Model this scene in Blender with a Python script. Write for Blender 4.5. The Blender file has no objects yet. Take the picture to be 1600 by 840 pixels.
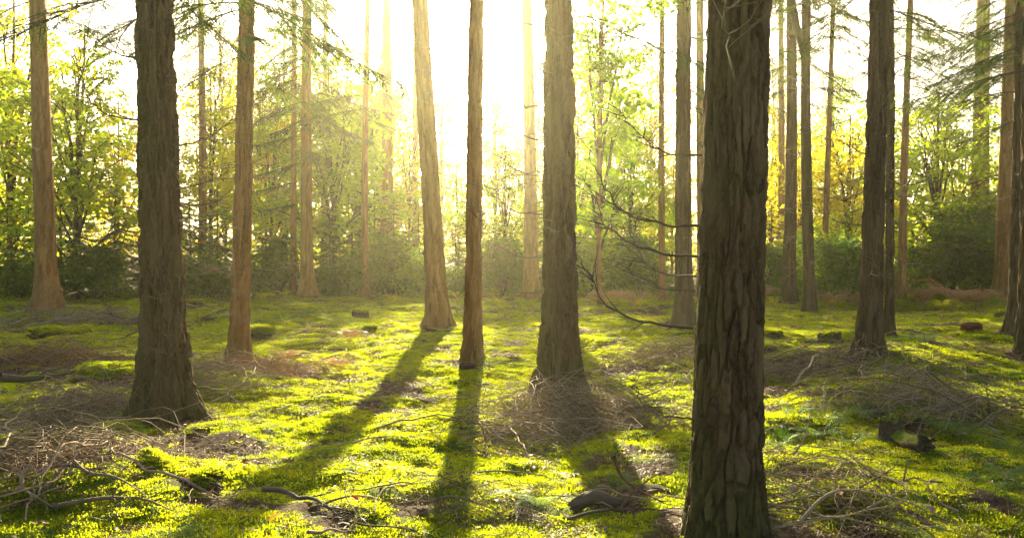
import bpy, math, random
import numpy as np
from mathutils import Vector, Matrix, Euler

random.seed(7)
rng = np.random.default_rng(11)
R = math.radians
scene = bpy.context.scene
C = scene.collection

# ------------------------------------------------------------------ camera
F = 1244.0            # focal length in pixels of the 1600 px wide photograph
HORIZON = 405.0       # row of the eye level
EYE = 1.6
cam_d = bpy.data.cameras.new('camera')
cam_d.sensor_width = 36.0
cam_d.lens = 36.0 * F / 1600.0
cam_d.clip_start = 0.05
cam_d.clip_end = 2000.0
cam = bpy.data.objects.new('camera', cam_d)
cam.location = (0, 0, EYE)
cam.rotation_euler = (R(90) - math.atan((420 - HORIZON) / F), 0, 0)
C.objects.link(cam)
scene.camera = cam

# ------------------------------------------------------------------ sky, sun, exposure
SUN_X, SUN_Z = (764 - 800) / F, (HORIZON - 2) / F       # direction towards the sun, per metre ahead
sun_vec = Vector((SUN_X, 1.0, SUN_Z)).normalized()
SUN_EL = math.asin(sun_vec.z)
world = bpy.data.worlds.new('World')
scene.world = world
world.use_nodes = True
wn = world.node_tree.nodes
sky = wn.new('ShaderNodeTexSky')
sky.sky_type = 'NISHITA'
sky.sun_disc = False
sky.sun_elevation = SUN_EL
sky.sun_rotation = math.atan2(sun_vec.x, sun_vec.y)
sky.air_density = 0.7
sky.dust_density = 5.0
sky.ozone_density = 0.2
bg = wn['Background']
bg.inputs['Strength'].default_value = 0.06
world.node_tree.links.new(sky.outputs['Color'], bg.inputs['Color'])
sun_d = bpy.data.lights.new('sun', 'SUN')
sun_d.energy = 5.0
sun_d.angle = R(0.55)
sun_d.color = (1.0, 0.85, 0.54)
sun = bpy.data.objects.new('sun', sun_d)
sun.rotation_euler = sun_vec.to_track_quat('Z', 'Y').to_euler()
sun.location = (0, 0, 40)
C.objects.link(sun)
vs = scene.view_settings
vs.view_transform = 'Standard'
vs.look = 'None'
vs.gamma = 1.0
vs.use_curve_mapping = False
vs.exposure = 2.55
cy = scene.cycles
cy.max_bounces = 5
cy.diffuse_bounces = 3
cy.glossy_bounces = 1
cy.transmission_bounces = 3
cy.transparent_max_bounces = 4
cy.volume_bounces = 0
cy.caustics_reflective = False
cy.caustics_refractive = False
cy.sample_clamp_indirect = 6.0
cy.adaptive_threshold = 0.015
cy.use_denoising = True
HAZE_DENSITY = 0.0008
HAZE_G = 0.78

# ------------------------------------------------------------------ noise
def _hash(i, j, k, s):
    h = (i * 374761393 + j * 668265263 + k * 2147483647 + s * 1274126177) & 0xFFFFFFFF
    h = ((h ^ (h >> 13)) * 1274126177) & 0xFFFFFFFF
    h = ((h ^ (h >> 16)) * 2246822519) & 0xFFFFFFFF
    return ((h ^ (h >> 15)) & 0xFFFFFF) / float(0xFFFFFF)

def noise(x, y, z=0.0, seed=0):
    x, y, z = np.broadcast_arrays(np.asarray(x, float), np.asarray(y, float), np.asarray(z, float))
    xi, yi, zi = np.floor(x), np.floor(y), np.floor(z)
    fx, fy, fz = x - xi, y - yi, z - zi
    xi, yi, zi = xi.astype(np.int64), yi.astype(np.int64), zi.astype(np.int64)
    fx, fy, fz = [f * f * f * (f * (f * 6 - 15) + 10) for f in (fx, fy, fz)]
    flat = not np.any(z)
    out = 0
    for dz in ((0,) if flat else (0, 1)):
        wz = 1.0 if flat else (fz if dz else 1 - fz)
        for dy in (0, 1):
            wy = fy if dy else 1 - fy
            for dx in (0, 1):
                wx = fx if dx else 1 - fx
                out = out + wx * wy * wz * _hash(xi + dx, yi + dy, zi + dz, seed)
    return out                                            # 0..1

def fbm(x, y, z=0.0, seed=0, octaves=3):
    a, s, t = 0.0, 0.5, 0.0
    for o in range(octaves):
        a = a + s * noise(np.asarray(x) * 2 ** o, np.asarray(y) * 2 ** o, np.asarray(z) * 2 ** o, seed + o * 17)
        t += s
        s *= 0.5
    return a / t

def smooth(a, b, x):
    t = np.clip((np.asarray(x, float) - a) / (b - a), 0, 1)
    return t * t * (3 - 2 * t)

# ------------------------------------------------------------------ ground shape
MOUNDS = []            # (x, y, radius, height)
def H(x, y):
    x = np.asarray(x, float); y = np.asarray(y, float)
    d = np.sqrt(x * x + y * y)
    z = 0.34 * (fbm(x / 5.0, y / 5.0, seed=3, octaves=2) - 0.5)
    z = z + 0.25 * (fbm(x / 1.3, y / 1.3, seed=9, octaves=2) - 0.5)
    near = 1 - smooth(26, 40, d)
    z = z + near * 0.15 * (fbm(x / 0.36, y / 0.36, seed=21, octaves=3) - 0.5)
    z = z + 4.5 * smooth(50, 140, d)
    for (mx, my, mr, mh) in MOUNDS:
        r2 = ((x - mx) ** 2 + (y - my) ** 2) / (mr * mr)
        z = z + mh * np.exp(-r2)
    return z

def ray_ground(px, py):
    """the point of the ground seen at a pixel of the photograph"""
    a, b = (px - 800) / F, (HORIZON - py) / F
    d = np.linspace(1.5, 90, 4000)
    gap = EYE + b * d - H(a * d, d)
    i = int(np.argmax(gap < 0))
    dd = float(d[i]) if gap[i] < 0 else 90.0
    return Vector((a * dd, dd, float(H(a * dd, dd))))

def on_ground(x, y, dz=0.0):
    return Vector((x, y, float(H(x, y)) + dz))

# ------------------------------------------------------------------ mesh helpers
def mesh_of(name, V, faces, mats, smooth_shade=True, attrs=None):
    """faces: list of (m,3) / (m,4) index arrays, one material slot each entry -> (array, slot)"""
    me = bpy.data.meshes.new(name)
    V = np.ascontiguousarray(V, dtype=np.float32).reshape(-1, 3)
    me.vertices.add(len(V))
    me.vertices.foreach_set('co', V.ravel())
    loops, starts, slots = [], [], []
    off = 0
    for f in faces:
        arr, slot = f if isinstance(f, tuple) else (f, 0)
        arr = np.asarray(arr, dtype=np.int32)
        if len(arr) == 0:
            continue
        n, k = arr.shape
        loops.append(arr.ravel())
        starts.append(off + np.arange(n, dtype=np.int32) * k)
        slots.append(np.full(n, slot, dtype=np.int32))
        off += n * k
    if loops:
        loops = np.concatenate(loops); starts = np.concatenate(starts); slots = np.concatenate(slots)
        me.loops.add(len(loops))
        me.loops.foreach_set('vertex_index', loops)
        me.polygons.add(len(starts))
        me.polygons.foreach_set('loop_start', starts)
        me.polygons.foreach_set('material_index', slots)
        me.polygons.foreach_set('use_smooth', np.full(len(starts), smooth_shade, dtype=bool))
    for m in (mats if isinstance(mats, (list, tuple)) else [mats]):
        me.materials.append(m)
    for an, (kind, vals) in (attrs or {}).items():
        a = me.attributes.new(an, kind, 'POINT')
        if kind == 'FLOAT_VECTOR':
            a.data.foreach_set('vector', np.asarray(vals, dtype=np.float32).ravel())
        elif kind == 'BOOLEAN':
            a.data.foreach_set('value', np.asarray(vals, dtype=bool))
        else:
            a.data.foreach_set('value', np.asarray(vals, dtype=np.float32))
    me.update(calc_edges=True)
    return me

def obj(name, me, parent=None, loc=None, rot=None, scl=None):
    o = bpy.data.objects.new(name, me)
    C.objects.link(o)
    if parent is not None:
        o.parent = parent
    if loc is not None:
        o.location = loc
    if rot is not None:
        o.rotation_euler = rot
    if scl is not None:
        o.scale = (scl, scl, scl) if isinstance(scl, (int, float)) else scl
    return o

def empty(name, loc, rz=0.0):
    o = bpy.data.objects.new(name, None)
    o.empty_display_size = 0.2
    C.objects.link(o)
    o.location = loc
    o.rotation_euler = (0, 0, rz)
    return o

def tag(o, label=None, cat=None, group=None, kind=None):
    if label: o['label'] = label
    if cat: o['category'] = cat
    if group: o['group'] = group
    if kind: o['kind'] = kind
    return o

class Acc:
    """collects pieces of one mesh"""
    def __init__(self):
        self.V, self.F, self.n = [], [], 0
    def add(self, V, Fs, slot=0):
        V = np.asarray(V, float).reshape(-1, 3)
        for f in (Fs if isinstance(Fs, list) else [Fs]):
            self.F.append((np.asarray(f) + self.n, slot))
        self.V.append(V)
        self.n += len(V)
    def mesh(self, name, mats, smooth_shade=True, attrs=None):
        return mesh_of(name, np.concatenate(self.V), self.F, mats, smooth_shade, attrs)

def tubes(P, Rad, sides=5, cap=False):
    """P (n,k,3) polylines, Rad (n,k) radii"""
    P = np.asarray(P, float); Rad = np.asarray(Rad, float)
    if P.ndim == 2:
        P = P[None]; Rad = Rad[None]
    n, k, _ = P.shape
    T = np.gradient(P, axis=1)
    T /= np.linalg.norm(T, axis=2, keepdims=True) + 1e-9
    chord = P[:, -1] - P[:, 0]
    ref = np.where((np.abs(chord[:, 2:3]) > 0.75 * np.linalg.norm(chord, axis=1, keepdims=True)), np.array([[0.83, 0.55, 0.05]]), np.array([[0.12, 0.09, 0.99]]))
    ref = np.repeat(ref[:, None, :], k, 1)
    N = np.cross(T, ref)
    N /= np.linalg.norm(N, axis=2, keepdims=True) + 1e-9
    B = np.cross(T, N)
    a = np.arange(sides) * 2 * math.pi / sides
    V = P[:, :, None, :] + Rad[:, :, None, None] * (N[:, :, None, :] * np.cos(a)[None, None, :, None] + B[:, :, None, :] * np.sin(a)[None, None, :, None])
    base = (np.arange(n) * k * sides)[:, None, None]
    i = np.arange(k - 1)[None, :, None] * sides
    j = np.arange(sides)[None, None, :]
    j2 = (j + 1) % sides
    Fq = np.stack(np.broadcast_arrays(base + i + j, base + i + j2, base + i + sides + j2, base + i + sides + j), -1).reshape(-1, 4)
    return V.reshape(-1, 3), [Fq]

def rhombi(A, B, W, fold=None):
    """leaf shaped quads from A to B with half width vector W (all (n,3)); folded a little on the midrib"""
    n = len(A)
    M = A + (B - A) * 0.45
    if fold is not None:
        M = M + fold
    V = np.stack([A, M + W, B, M - W], 1).reshape(-1, 3)
    i = np.arange(n)[:, None] * 4
    return V, [i + np.array([[0, 1, 2, 3]])]

def unit(v):
    return v / (np.linalg.norm(v, axis=-1, keepdims=True) + 1e-9)

def rand_dirs(n):
    return unit(rng.normal(size=(n, 3)))

# ------------------------------------------------------------------ materials
def new_mat(name):
    m = bpy.data.materials.new(name)
    m.use_nodes = True
    nt = m.node_tree
    nt.nodes.clear()
    out = nt.nodes.new('ShaderNodeOutputMaterial')
    return m, nt, out

def N(nt, typ, **kw):
    n = nt.nodes.new(typ)
    for k, v in kw.items():
        if hasattr(n, k):
            setattr(n, k, v)
        else:
            n.inputs[k].default_value = v
    return n

def ramp(nt, fac, stops, interp='LINEAR'):
    n = nt.nodes.new('ShaderNodeValToRGB')
    n.color_ramp.interpolation = interp
    el = n.color_ramp.elements
    while len(el) < len(stops):
        el.new(0.5)
    for e, (p, c) in zip(el, stops):
        e.position = p
        e.color = (c[0], c[1], c[2], 1)
    nt.links.new(fac, n.inputs[0])
    return n.outputs['Color']

def mixc(nt, fac, a, b):
    n = nt.nodes.new('ShaderNodeMix')
    n.data_type = 'RGBA'
    for s, v in ((n.inputs['Factor'], fac), (n.inputs['A'], a), (n.inputs['B'], b)):
        if hasattr(v, 'links'):
            nt.links.new(v, s)
        elif isinstance(v, (tuple, list)):
            s.default_value = (*v[:3], 1)
        else:
            s.default_value = v
    # colour sockets share names with float sockets: pick the RGBA ones
    col = [s for s in n.inputs if s.type == 'RGBA']
    for s, v in zip(col, (a, b)):
        if hasattr(v, 'links'):
            nt.links.new(v, s)
        else:
            s.default_value = (*v[:3], 1)
    f = [s for s in n.inputs if s.type == 'VALUE'][0]
    if hasattr(fac, 'links'):
        nt.links.new(fac, f)
    else:
        f.default_value = fac
    return [s for s in n.outputs if s.type == 'RGBA'][0]

def math_node(nt, op, a, b=None, clamp=False):
    n = nt.nodes.new('ShaderNodeMath')
    n.operation = op
    n.use_clamp = clamp
    for s, v in zip(n.inputs, (a, b)):
        if v is None:
            continue
        if hasattr(v, 'links'):
            nt.links.new(v, s)
        else:
            s.default_value = v
    return n.outputs[0]

def obj_coord(nt, scale=(1, 1, 1), kind='Object'):
    tc = nt.nodes.new('ShaderNodeTexCoord')
    mp = nt.nodes.new('ShaderNodeMapping')
    mp.inputs['Scale'].default_value = scale
    nt.links.new(tc.outputs[kind], mp.inputs['Vector'])
    return mp.outputs[0]

def noise_tex(nt, vec, scale, detail=4, rough=0.55, dist=0.0):
    n = nt.nodes.new('ShaderNodeTexNoise')
    n.inputs['Scale'].default_value = scale
    n.inputs['Detail'].default_value = detail
    n.inputs['Roughness'].default_value = rough
    n.inputs['Distortion'].default_value = dist
    if vec is not None:
        nt.links.new(vec, n.inputs['Vector'])
    return n.outputs['Fac']

def bark_mat(name, light, mid, dark, green, green_amt=0.45, bump=0.9):
    m, nt, out = new_mat(name)
    v = obj_coord(nt, (1, 1, 0.16))
    n1 = noise_tex(nt, v, 34, 8, 0.72, 0.8)
    n2 = noise_tex(nt, obj_coord(nt, (1, 1, 0.6)), 3.1, 4, 0.6)
    n3 = noise_tex(nt, obj_coord(nt, (1, 1, 0.5)), 55, 4, 0.6)
    pl = nt.nodes.new('ShaderNodeAttribute')
    pl.attribute_name = 'plate'
    nn = math_node(nt, 'ADD', math_node(nt, 'MULTIPLY', n1, 0.72), math_node(nt, 'MULTIPLY', pl.outputs['Fac'], 0.28))
    c = ramp(nt, nn, [(0.32, dark), (0.50, mid), (0.68, light)])
    oi = nt.nodes.new('ShaderNodeObjectInfo')
    c = mixc(nt, math_node(nt, 'MULTIPLY', math_node(nt, 'SUBTRACT', n3, 0.42, True), 1.6), c, light)
    # green algae and moss film in patches, more of it near the foot
    sep = nt.nodes.new('ShaderNodeSeparateXYZ')
    tc = nt.nodes.new('ShaderNodeTexCoord')
    nt.links.new(tc.outputs['Object'], sep.inputs[0])
    foot = nt.nodes.new('ShaderNodeMapRange')
    foot.inputs['From Min'].default_value = 0.9
    foot.inputs['From Max'].default_value = 0.0
    nt.links.new(sep.outputs['Z'], foot.inputs['Value'])
    side = nt.nodes.new('ShaderNodeMapRange')
    side.inputs['From Min'].default_value = 0.05
    side.inputs['From Max'].default_value = -0.30
    nt.links.new(sep.outputs['X'], side.inputs['Value'])
    g = math_node(nt, 'ADD', math_node(nt, 'MULTIPLY', foot.outputs[0], 0.22), math_node(nt, 'MULTIPLY', side.outputs[0], 0.30))
    g = math_node(nt, 'ADD', g, n2)
    gm = nt.nodes.new('ShaderNodeMapRange')
    gm.inputs['From Min'].default_value = 0.50
    gm.inputs['From Max'].default_value = 0.82
    gm.inputs['To Max'].default_value = green_amt
    nt.links.new(g, gm.inputs['Value'])
    c = mixc(nt, gm.outputs[0], c, green)
    b = nt.nodes.new('ShaderNodeBump')
    b.inputs['Strength'].default_value = bump
    b.inputs['Distance'].default_value = 0.02
    hgt = math_node(nt, 'ADD', n1, math_node(nt, 'MULTIPLY', n3, 0.35))
    nt.links.new(hgt, b.inputs['Height'])
    p = N(nt, 'ShaderNodeBsdfPrincipled', Roughness=0.92)
    p.inputs['Specular IOR Level'].default_value = 0.15
    nt.links.new(c, p.inputs['Base Color'])
    nt.links.new(b.outputs[0], p.inputs['Normal'])
    nt.links.new(p.outputs[0], out.inputs['Surface'])
    return m

def leaf_mat(name, cols, transl, mix=0.5, rough=0.6, spec=0.2, vary_scale=0.6):
    """cols: reflectance stops, transl: transmitted-light stops"""
    m, nt, out = new_mat(name)
    oi = nt.nodes.new('ShaderNodeObjectInfo')
    geo = nt.nodes.new('ShaderNodeNewGeometry')
    n = noise_tex(nt, geo.outputs['Position'], vary_scale, 3, 0.7)
    f = math_node(nt, 'ADD', math_node(nt, 'MULTIPLY', n, 0.75), math_node(nt, 'MULTIPLY', oi.outputs['Random'], 0.30))
    f = math_node(nt, 'ADD', f, math_node(nt, 'MULTIPLY', geo.outputs['Random Per Island'], 0.34))
    f = math_node(nt, 'SUBTRACT', f, 0.18, True)
    ca = ramp(nt, f, cols)
    cb = ramp(nt, f, transl)
    p = N(nt, 'ShaderNodeBsdfPrincipled', Roughness=rough)
    p.inputs['Specular IOR Level'].default_value = spec
    nt.links.new(ca, p.inputs['Base Color'])
    t = nt.nodes.new('ShaderNodeBsdfTranslucent')
    nt.links.new(cb, t.inputs['Color'])
    mx = nt.nodes.new('ShaderNodeMixShader')
    mx.inputs[0].default_value = mix
    nt.links.new(p.outputs[0], mx.inputs[1])
    nt.links.new(t.outputs[0], mx.inputs[2])
    nt.links.new(mx.outputs[0], out.inputs['Surface'])
    return m

def wood_mat(name, a, b, scale=9.0, rough=0.85, per_island=0.5, bump=0.3):
    m, nt, out = new_mat(name)
    geo = nt.nodes.new('ShaderNodeNewGeometry')
    n = noise_tex(nt, geo.outputs['Position'], scale, 4, 0.65)
    f = math_node(nt, 'ADD', math_node(nt, 'MULTIPLY', n, 1 - per_island * 0.5), math_node(nt, 'MULTIPLY', geo.outputs['Random Per Island'], per_island))
    f = math_node(nt, 'SUBTRACT', f, per_island * 0.25, True)
    c = ramp(nt, f, [(0.25, a), (0.75, b)])
    bp = nt.nodes.new('ShaderNodeBump')
    bp.inputs['Strength'].default_value = bump
    bp.inputs['Distance'].default_value = 0.006
    nt.links.new(noise_tex(nt, geo.outputs['Position'], 60, 3), bp.inputs['Height'])
    p = N(nt, 'ShaderNodeBsdfPrincipled', Roughness=rough)
    p.inputs['Specular IOR Level'].default_value = 0.2
    nt.links.new(c, p.inputs['Base Color'])
    nt.links.new(bp.outputs[0], p.inputs['Normal'])
    nt.links.new(p.outputs[0], out.inputs['Surface'])
    return m

def mossy_mat(name, wood_a, wood_b, moss_a, moss_b, level=0.25):
    """wood or stone carrying moss on the faces that look up"""
    m, nt, out = new_mat(name)
    geo = nt.nodes.new('ShaderNodeNewGeometry')
    sep = nt.nodes.new('ShaderNodeSeparateXYZ')
    nt.links.new(geo.outputs['Normal'], sep.inputs[0])
    n = noise_tex(nt, geo.outputs['Position'], 14, 4, 0.65)
    n2 = noise_tex(nt, geo.outputs['Position'], 45, 4, 0.65)
    up = math_node(nt, 'ADD', sep.outputs['Z'], math_node(nt, 'MULTIPLY', n, 0.8))
    mr = nt.nodes.new('ShaderNodeMapRange')
    mr.inputs['From Min'].default_value = level + 0.35
    mr.inputs['From Max'].default_value = level + 0.65
    nt.links.new(up, mr.inputs['Value'])
    cw = ramp(nt, n2, [(0.3, wood_a), (0.7, wood_b)])
    cm = ramp(nt, n2, [(0.3, moss_a), (0.7, moss_b)])
    c = mixc(nt, mr.outputs[0], cw, cm)
    bp = nt.nodes.new('ShaderNodeBump')
    bp.inputs['Strength'].default_value = 0.8
    bp.inputs['Distance'].default_value = 0.02
    nt.links.new(n2, bp.inputs['Height'])
    p = N(nt, 'ShaderNodeBsdfPrincipled', Roughness=0.95)
    p.inputs['Specular IOR Level'].default_value = 0.1
    nt.links.new(c, p.inputs['Base Color'])
    nt.links.new(bp.outputs[0], p.inputs['Normal'])
    nt.links.new(p.outputs[0], out.inputs['Surface'])
    return m

MOSS_D = (0.040, 0.075, 0.006); MOSS_M = (0.105, 0.165, 0.010); MOSS_L = (0.20, 0.25, 0.018)
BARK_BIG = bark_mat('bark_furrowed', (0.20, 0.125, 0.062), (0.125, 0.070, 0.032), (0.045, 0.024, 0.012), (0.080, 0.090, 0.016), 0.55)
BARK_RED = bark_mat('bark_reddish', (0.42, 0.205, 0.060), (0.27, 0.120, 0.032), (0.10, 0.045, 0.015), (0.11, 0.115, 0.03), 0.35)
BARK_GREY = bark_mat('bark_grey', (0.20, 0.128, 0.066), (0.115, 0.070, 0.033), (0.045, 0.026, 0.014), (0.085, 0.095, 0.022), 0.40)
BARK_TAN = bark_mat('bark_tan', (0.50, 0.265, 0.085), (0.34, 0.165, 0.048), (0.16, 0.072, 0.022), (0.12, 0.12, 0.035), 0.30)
TWIG = wood_mat('dead_twig_wood', (0.085, 0.058, 0.032), (0.26, 0.185, 0.10))
TWIG_PALE = wood_mat('pale_sunlit_twig_wood', (0.20, 0.14, 0.08), (0.42, 0.32, 0.19))  # paler copy of the twig wood, sunlight on twigs put into its colour
BRANCH_DARK = wood_mat('damp_branch_wood', (0.055, 0.040, 0.025), (0.15, 0.115, 0.07))
NEEDLE = leaf_mat('conifer_needles', [(0.2, (0.022, 0.048, 0.010)), (0.6, (0.045, 0.085, 0.014)), (0.9, (0.085, 0.115, 0.018))],
                  [(0.2, (0.05, 0.11, 0.012)), (0.6, (0.12, 0.20, 0.02)), (0.9, (0.26, 0.30, 0.03))], 0.42)
SPRUCE = leaf_mat('spruce_needles', [(0.2, (0.020, 0.046, 0.014)), (0.6, (0.038, 0.078, 0.020)), (0.9, (0.07, 0.11, 0.022))],
                  [(0.2, (0.04, 0.09, 0.015)), (0.6, (0.09, 0.17, 0.025)), (0.9, (0.18, 0.24, 0.03))], 0.40)
LEAF_GREEN = leaf_mat('green_leaves', [(0.2, (0.045, 0.090, 0.010)), (0.55, (0.085, 0.145, 0.014)), (0.9, (0.16, 0.19, 0.02))],
                      [(0.2, (0.22, 0.44, 0.010)), (0.55, (0.44, 0.62, 0.012)), (0.9, (0.70, 0.72, 0.02))], 0.74)
LEAF_YELLOW = leaf_mat('yellow_green_leaves', [(0.2, (0.09, 0.13, 0.012)), (0.55, (0.18, 0.19, 0.016)), (0.9, (0.28, 0.20, 0.02))],
                       [(0.2, (0.48, 0.62, 0.012)), (0.55, (0.76, 0.70, 0.02)), (0.9, (0.82, 0.56, 0.03))], 0.74)
LEAF_SHRUB = leaf_mat('shrub_leaves', [(0.2, (0.030, 0.070, 0.012)), (0.55, (0.055, 0.11, 0.014)), (0.9, (0.11, 0.15, 0.018))],
                      [(0.2, (0.10, 0.23, 0.015)), (0.55, (0.20, 0.36, 0.02)), (0.9, (0.40, 0.48, 0.03))], 0.5)
MOSS = leaf_mat('moss_shoots', [(0.15, (0.055, 0.095, 0.005)), (0.5, (0.13, 0.18, 0.007)), (0.9, (0.24, 0.26, 0.014))],
                [(0.15, (0.22, 0.36, 0.006)), (0.5, (0.50, 0.58, 0.008)), (0.9, (0.72, 0.68, 0.02))], 0.58, vary_scale=0.7)
GRASS = leaf_mat('grass_blades', [(0.15, (0.08, 0.13, 0.012)), (0.5, (0.13, 0.18, 0.016)), (0.9, (0.26, 0.24, 0.05))],
                 [(0.15, (0.22, 0.36, 0.015)), (0.5, (0.40, 0.48, 0.02)), (0.9, (0.6, 0.55, 0.08))], 0.5, vary_scale=1.5)
BRACKEN = leaf_mat('dry_bracken', [(0.2, (0.22, 0.125, 0.05)), (0.55, (0.36, 0.22, 0.10)), (0.9, (0.46, 0.32, 0.16))],
                   [(0.2, (0.36, 0.19, 0.06)), (0.55, (0.52, 0.31, 0.12)), (0.9, (0.62, 0.42, 0.18))], 0.45)
FERN = leaf_mat('fern_green', [(0.2, (0.045, 0.105, 0.022)), (0.55, (0.080, 0.16, 0.032)), (0.9, (0.14, 0.22, 0.05))],
                [(0.2, (0.12, 0.28, 0.02)), (0.55, (0.22, 0.40, 0.03)), (0.9, (0.45, 0.55, 0.04))], 0.45)
LITTER = leaf_mat('leaf_litter', [(0.2, (0.060, 0.036, 0.020)), (0.55, (0.135, 0.075, 0.034)), (0.9, (0.24, 0.145, 0.075))],
                  [(0.2, (0.08, 0.04, 0.02)), (0.55, (0.16, 0.08, 0.04)), (0.9, (0.25, 0.15, 0.08))], 0.25, vary_scale=3)
LEAF_RED = leaf_mat('red_leaf', [(0.2, (0.42, 0.055, 0.018)), (0.8, (0.55, 0.13, 0.03))], [(0.2, (0.6, 0.08, 0.02)), (0.8, (0.7, 0.2, 0.04))], 0.4)
LEAF_PALE = leaf_mat('pale_dead_leaf', [(0.2, (0.14, 0.10, 0.08)), (0.8, (0.28, 0.21, 0.16))], [(0.2, (0.2, 0.15, 0.1)), (0.8, (0.3, 0.22, 0.15))], 0.25)
STUMP = mossy_mat('mossy_stump_wood', (0.050, 0.034, 0.022), (0.14, 0.095, 0.06), MOSS_D, MOSS_L, 0.30)
STUMP_RED = mossy_mat('red_brown_wood', (0.10, 0.040, 0.016), (0.21, 0.095, 0.04), MOSS_D, MOSS_M, 0.95)
CUT_WOOD = wood_mat('cut_wood_face', (0.13, 0.085, 0.05), (0.27, 0.19, 0.115), 22)
MOSS_LOG = mossy_mat('moss_covered_log', (0.048, 0.036, 0.024), (0.13, 0.10, 0.065), MOSS_D, MOSS_L, 0.05)

def ground_mat():
    m, nt, out = new_mat('forest_floor')
    geo = nt.nodes.new('ShaderNodeNewGeometry')
    at = nt.nodes.new('ShaderNodeAttribute')
    at.attribute_name = 'moss'
    n1 = noise_tex(nt, geo.outputs['Position'], 2.3, 6, 0.7)
    n2 = noise_tex(nt, geo.outputs['Position'], 28, 5, 0.7)
    n3 = noise_tex(nt, geo.outputs['Position'], 110, 3, 0.7)
    soil = ramp(nt, n2, [(0.25, (0.035, 0.024, 0.013)), (0.5, (0.080, 0.052, 0.027)), (0.75, (0.17, 0.118, 0.065))])
    moss = ramp(nt, math_node(nt, 'ADD', math_node(nt, 'MULTIPLY', n1, 0.5), math_node(nt, 'MULTIPLY', n2, 0.5)),
                [(0.32, MOSS_D), (0.5, MOSS_M), (0.68, MOSS_L)])
    mr = nt.nodes.new('ShaderNodeMapRange')
    mr.inputs['From Min'].default_value = 0.42
    mr.inputs['From Max'].default_value = 0.58
    a = math_node(nt, 'ADD', at.outputs['Fac'], math_node(nt, 'MULTIPLY', math_node(nt, 'SUBTRACT', n3, 0.5), 0.5))
    nt.links.new(a, mr.inputs['Value'])
    c = mixc(nt, mr.outputs[0], soil, moss)
    bp = nt.nodes.new('ShaderNodeBump')
    bp.inputs['Strength'].default_value = 0.9
    bp.inputs['Distance'].default_value = 0.03
    nt.links.new(math_node(nt, 'ADD', n2, math_node(nt, 'MULTIPLY', n3, 0.5)), bp.inputs['Height'])
    p = N(nt, 'ShaderNodeBsdfPrincipled', Roughness=0.95)
    p.inputs['Specular IOR Level'].default_value = 0.1
    nt.links.new(c, p.inputs['Base Color'])
    nt.links.new(bp.outputs[0], p.inputs['Normal'])
    nt.links.new(p.outputs[0], out.inputs['Surface'])
    return m
GROUND = ground_mat()

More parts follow.
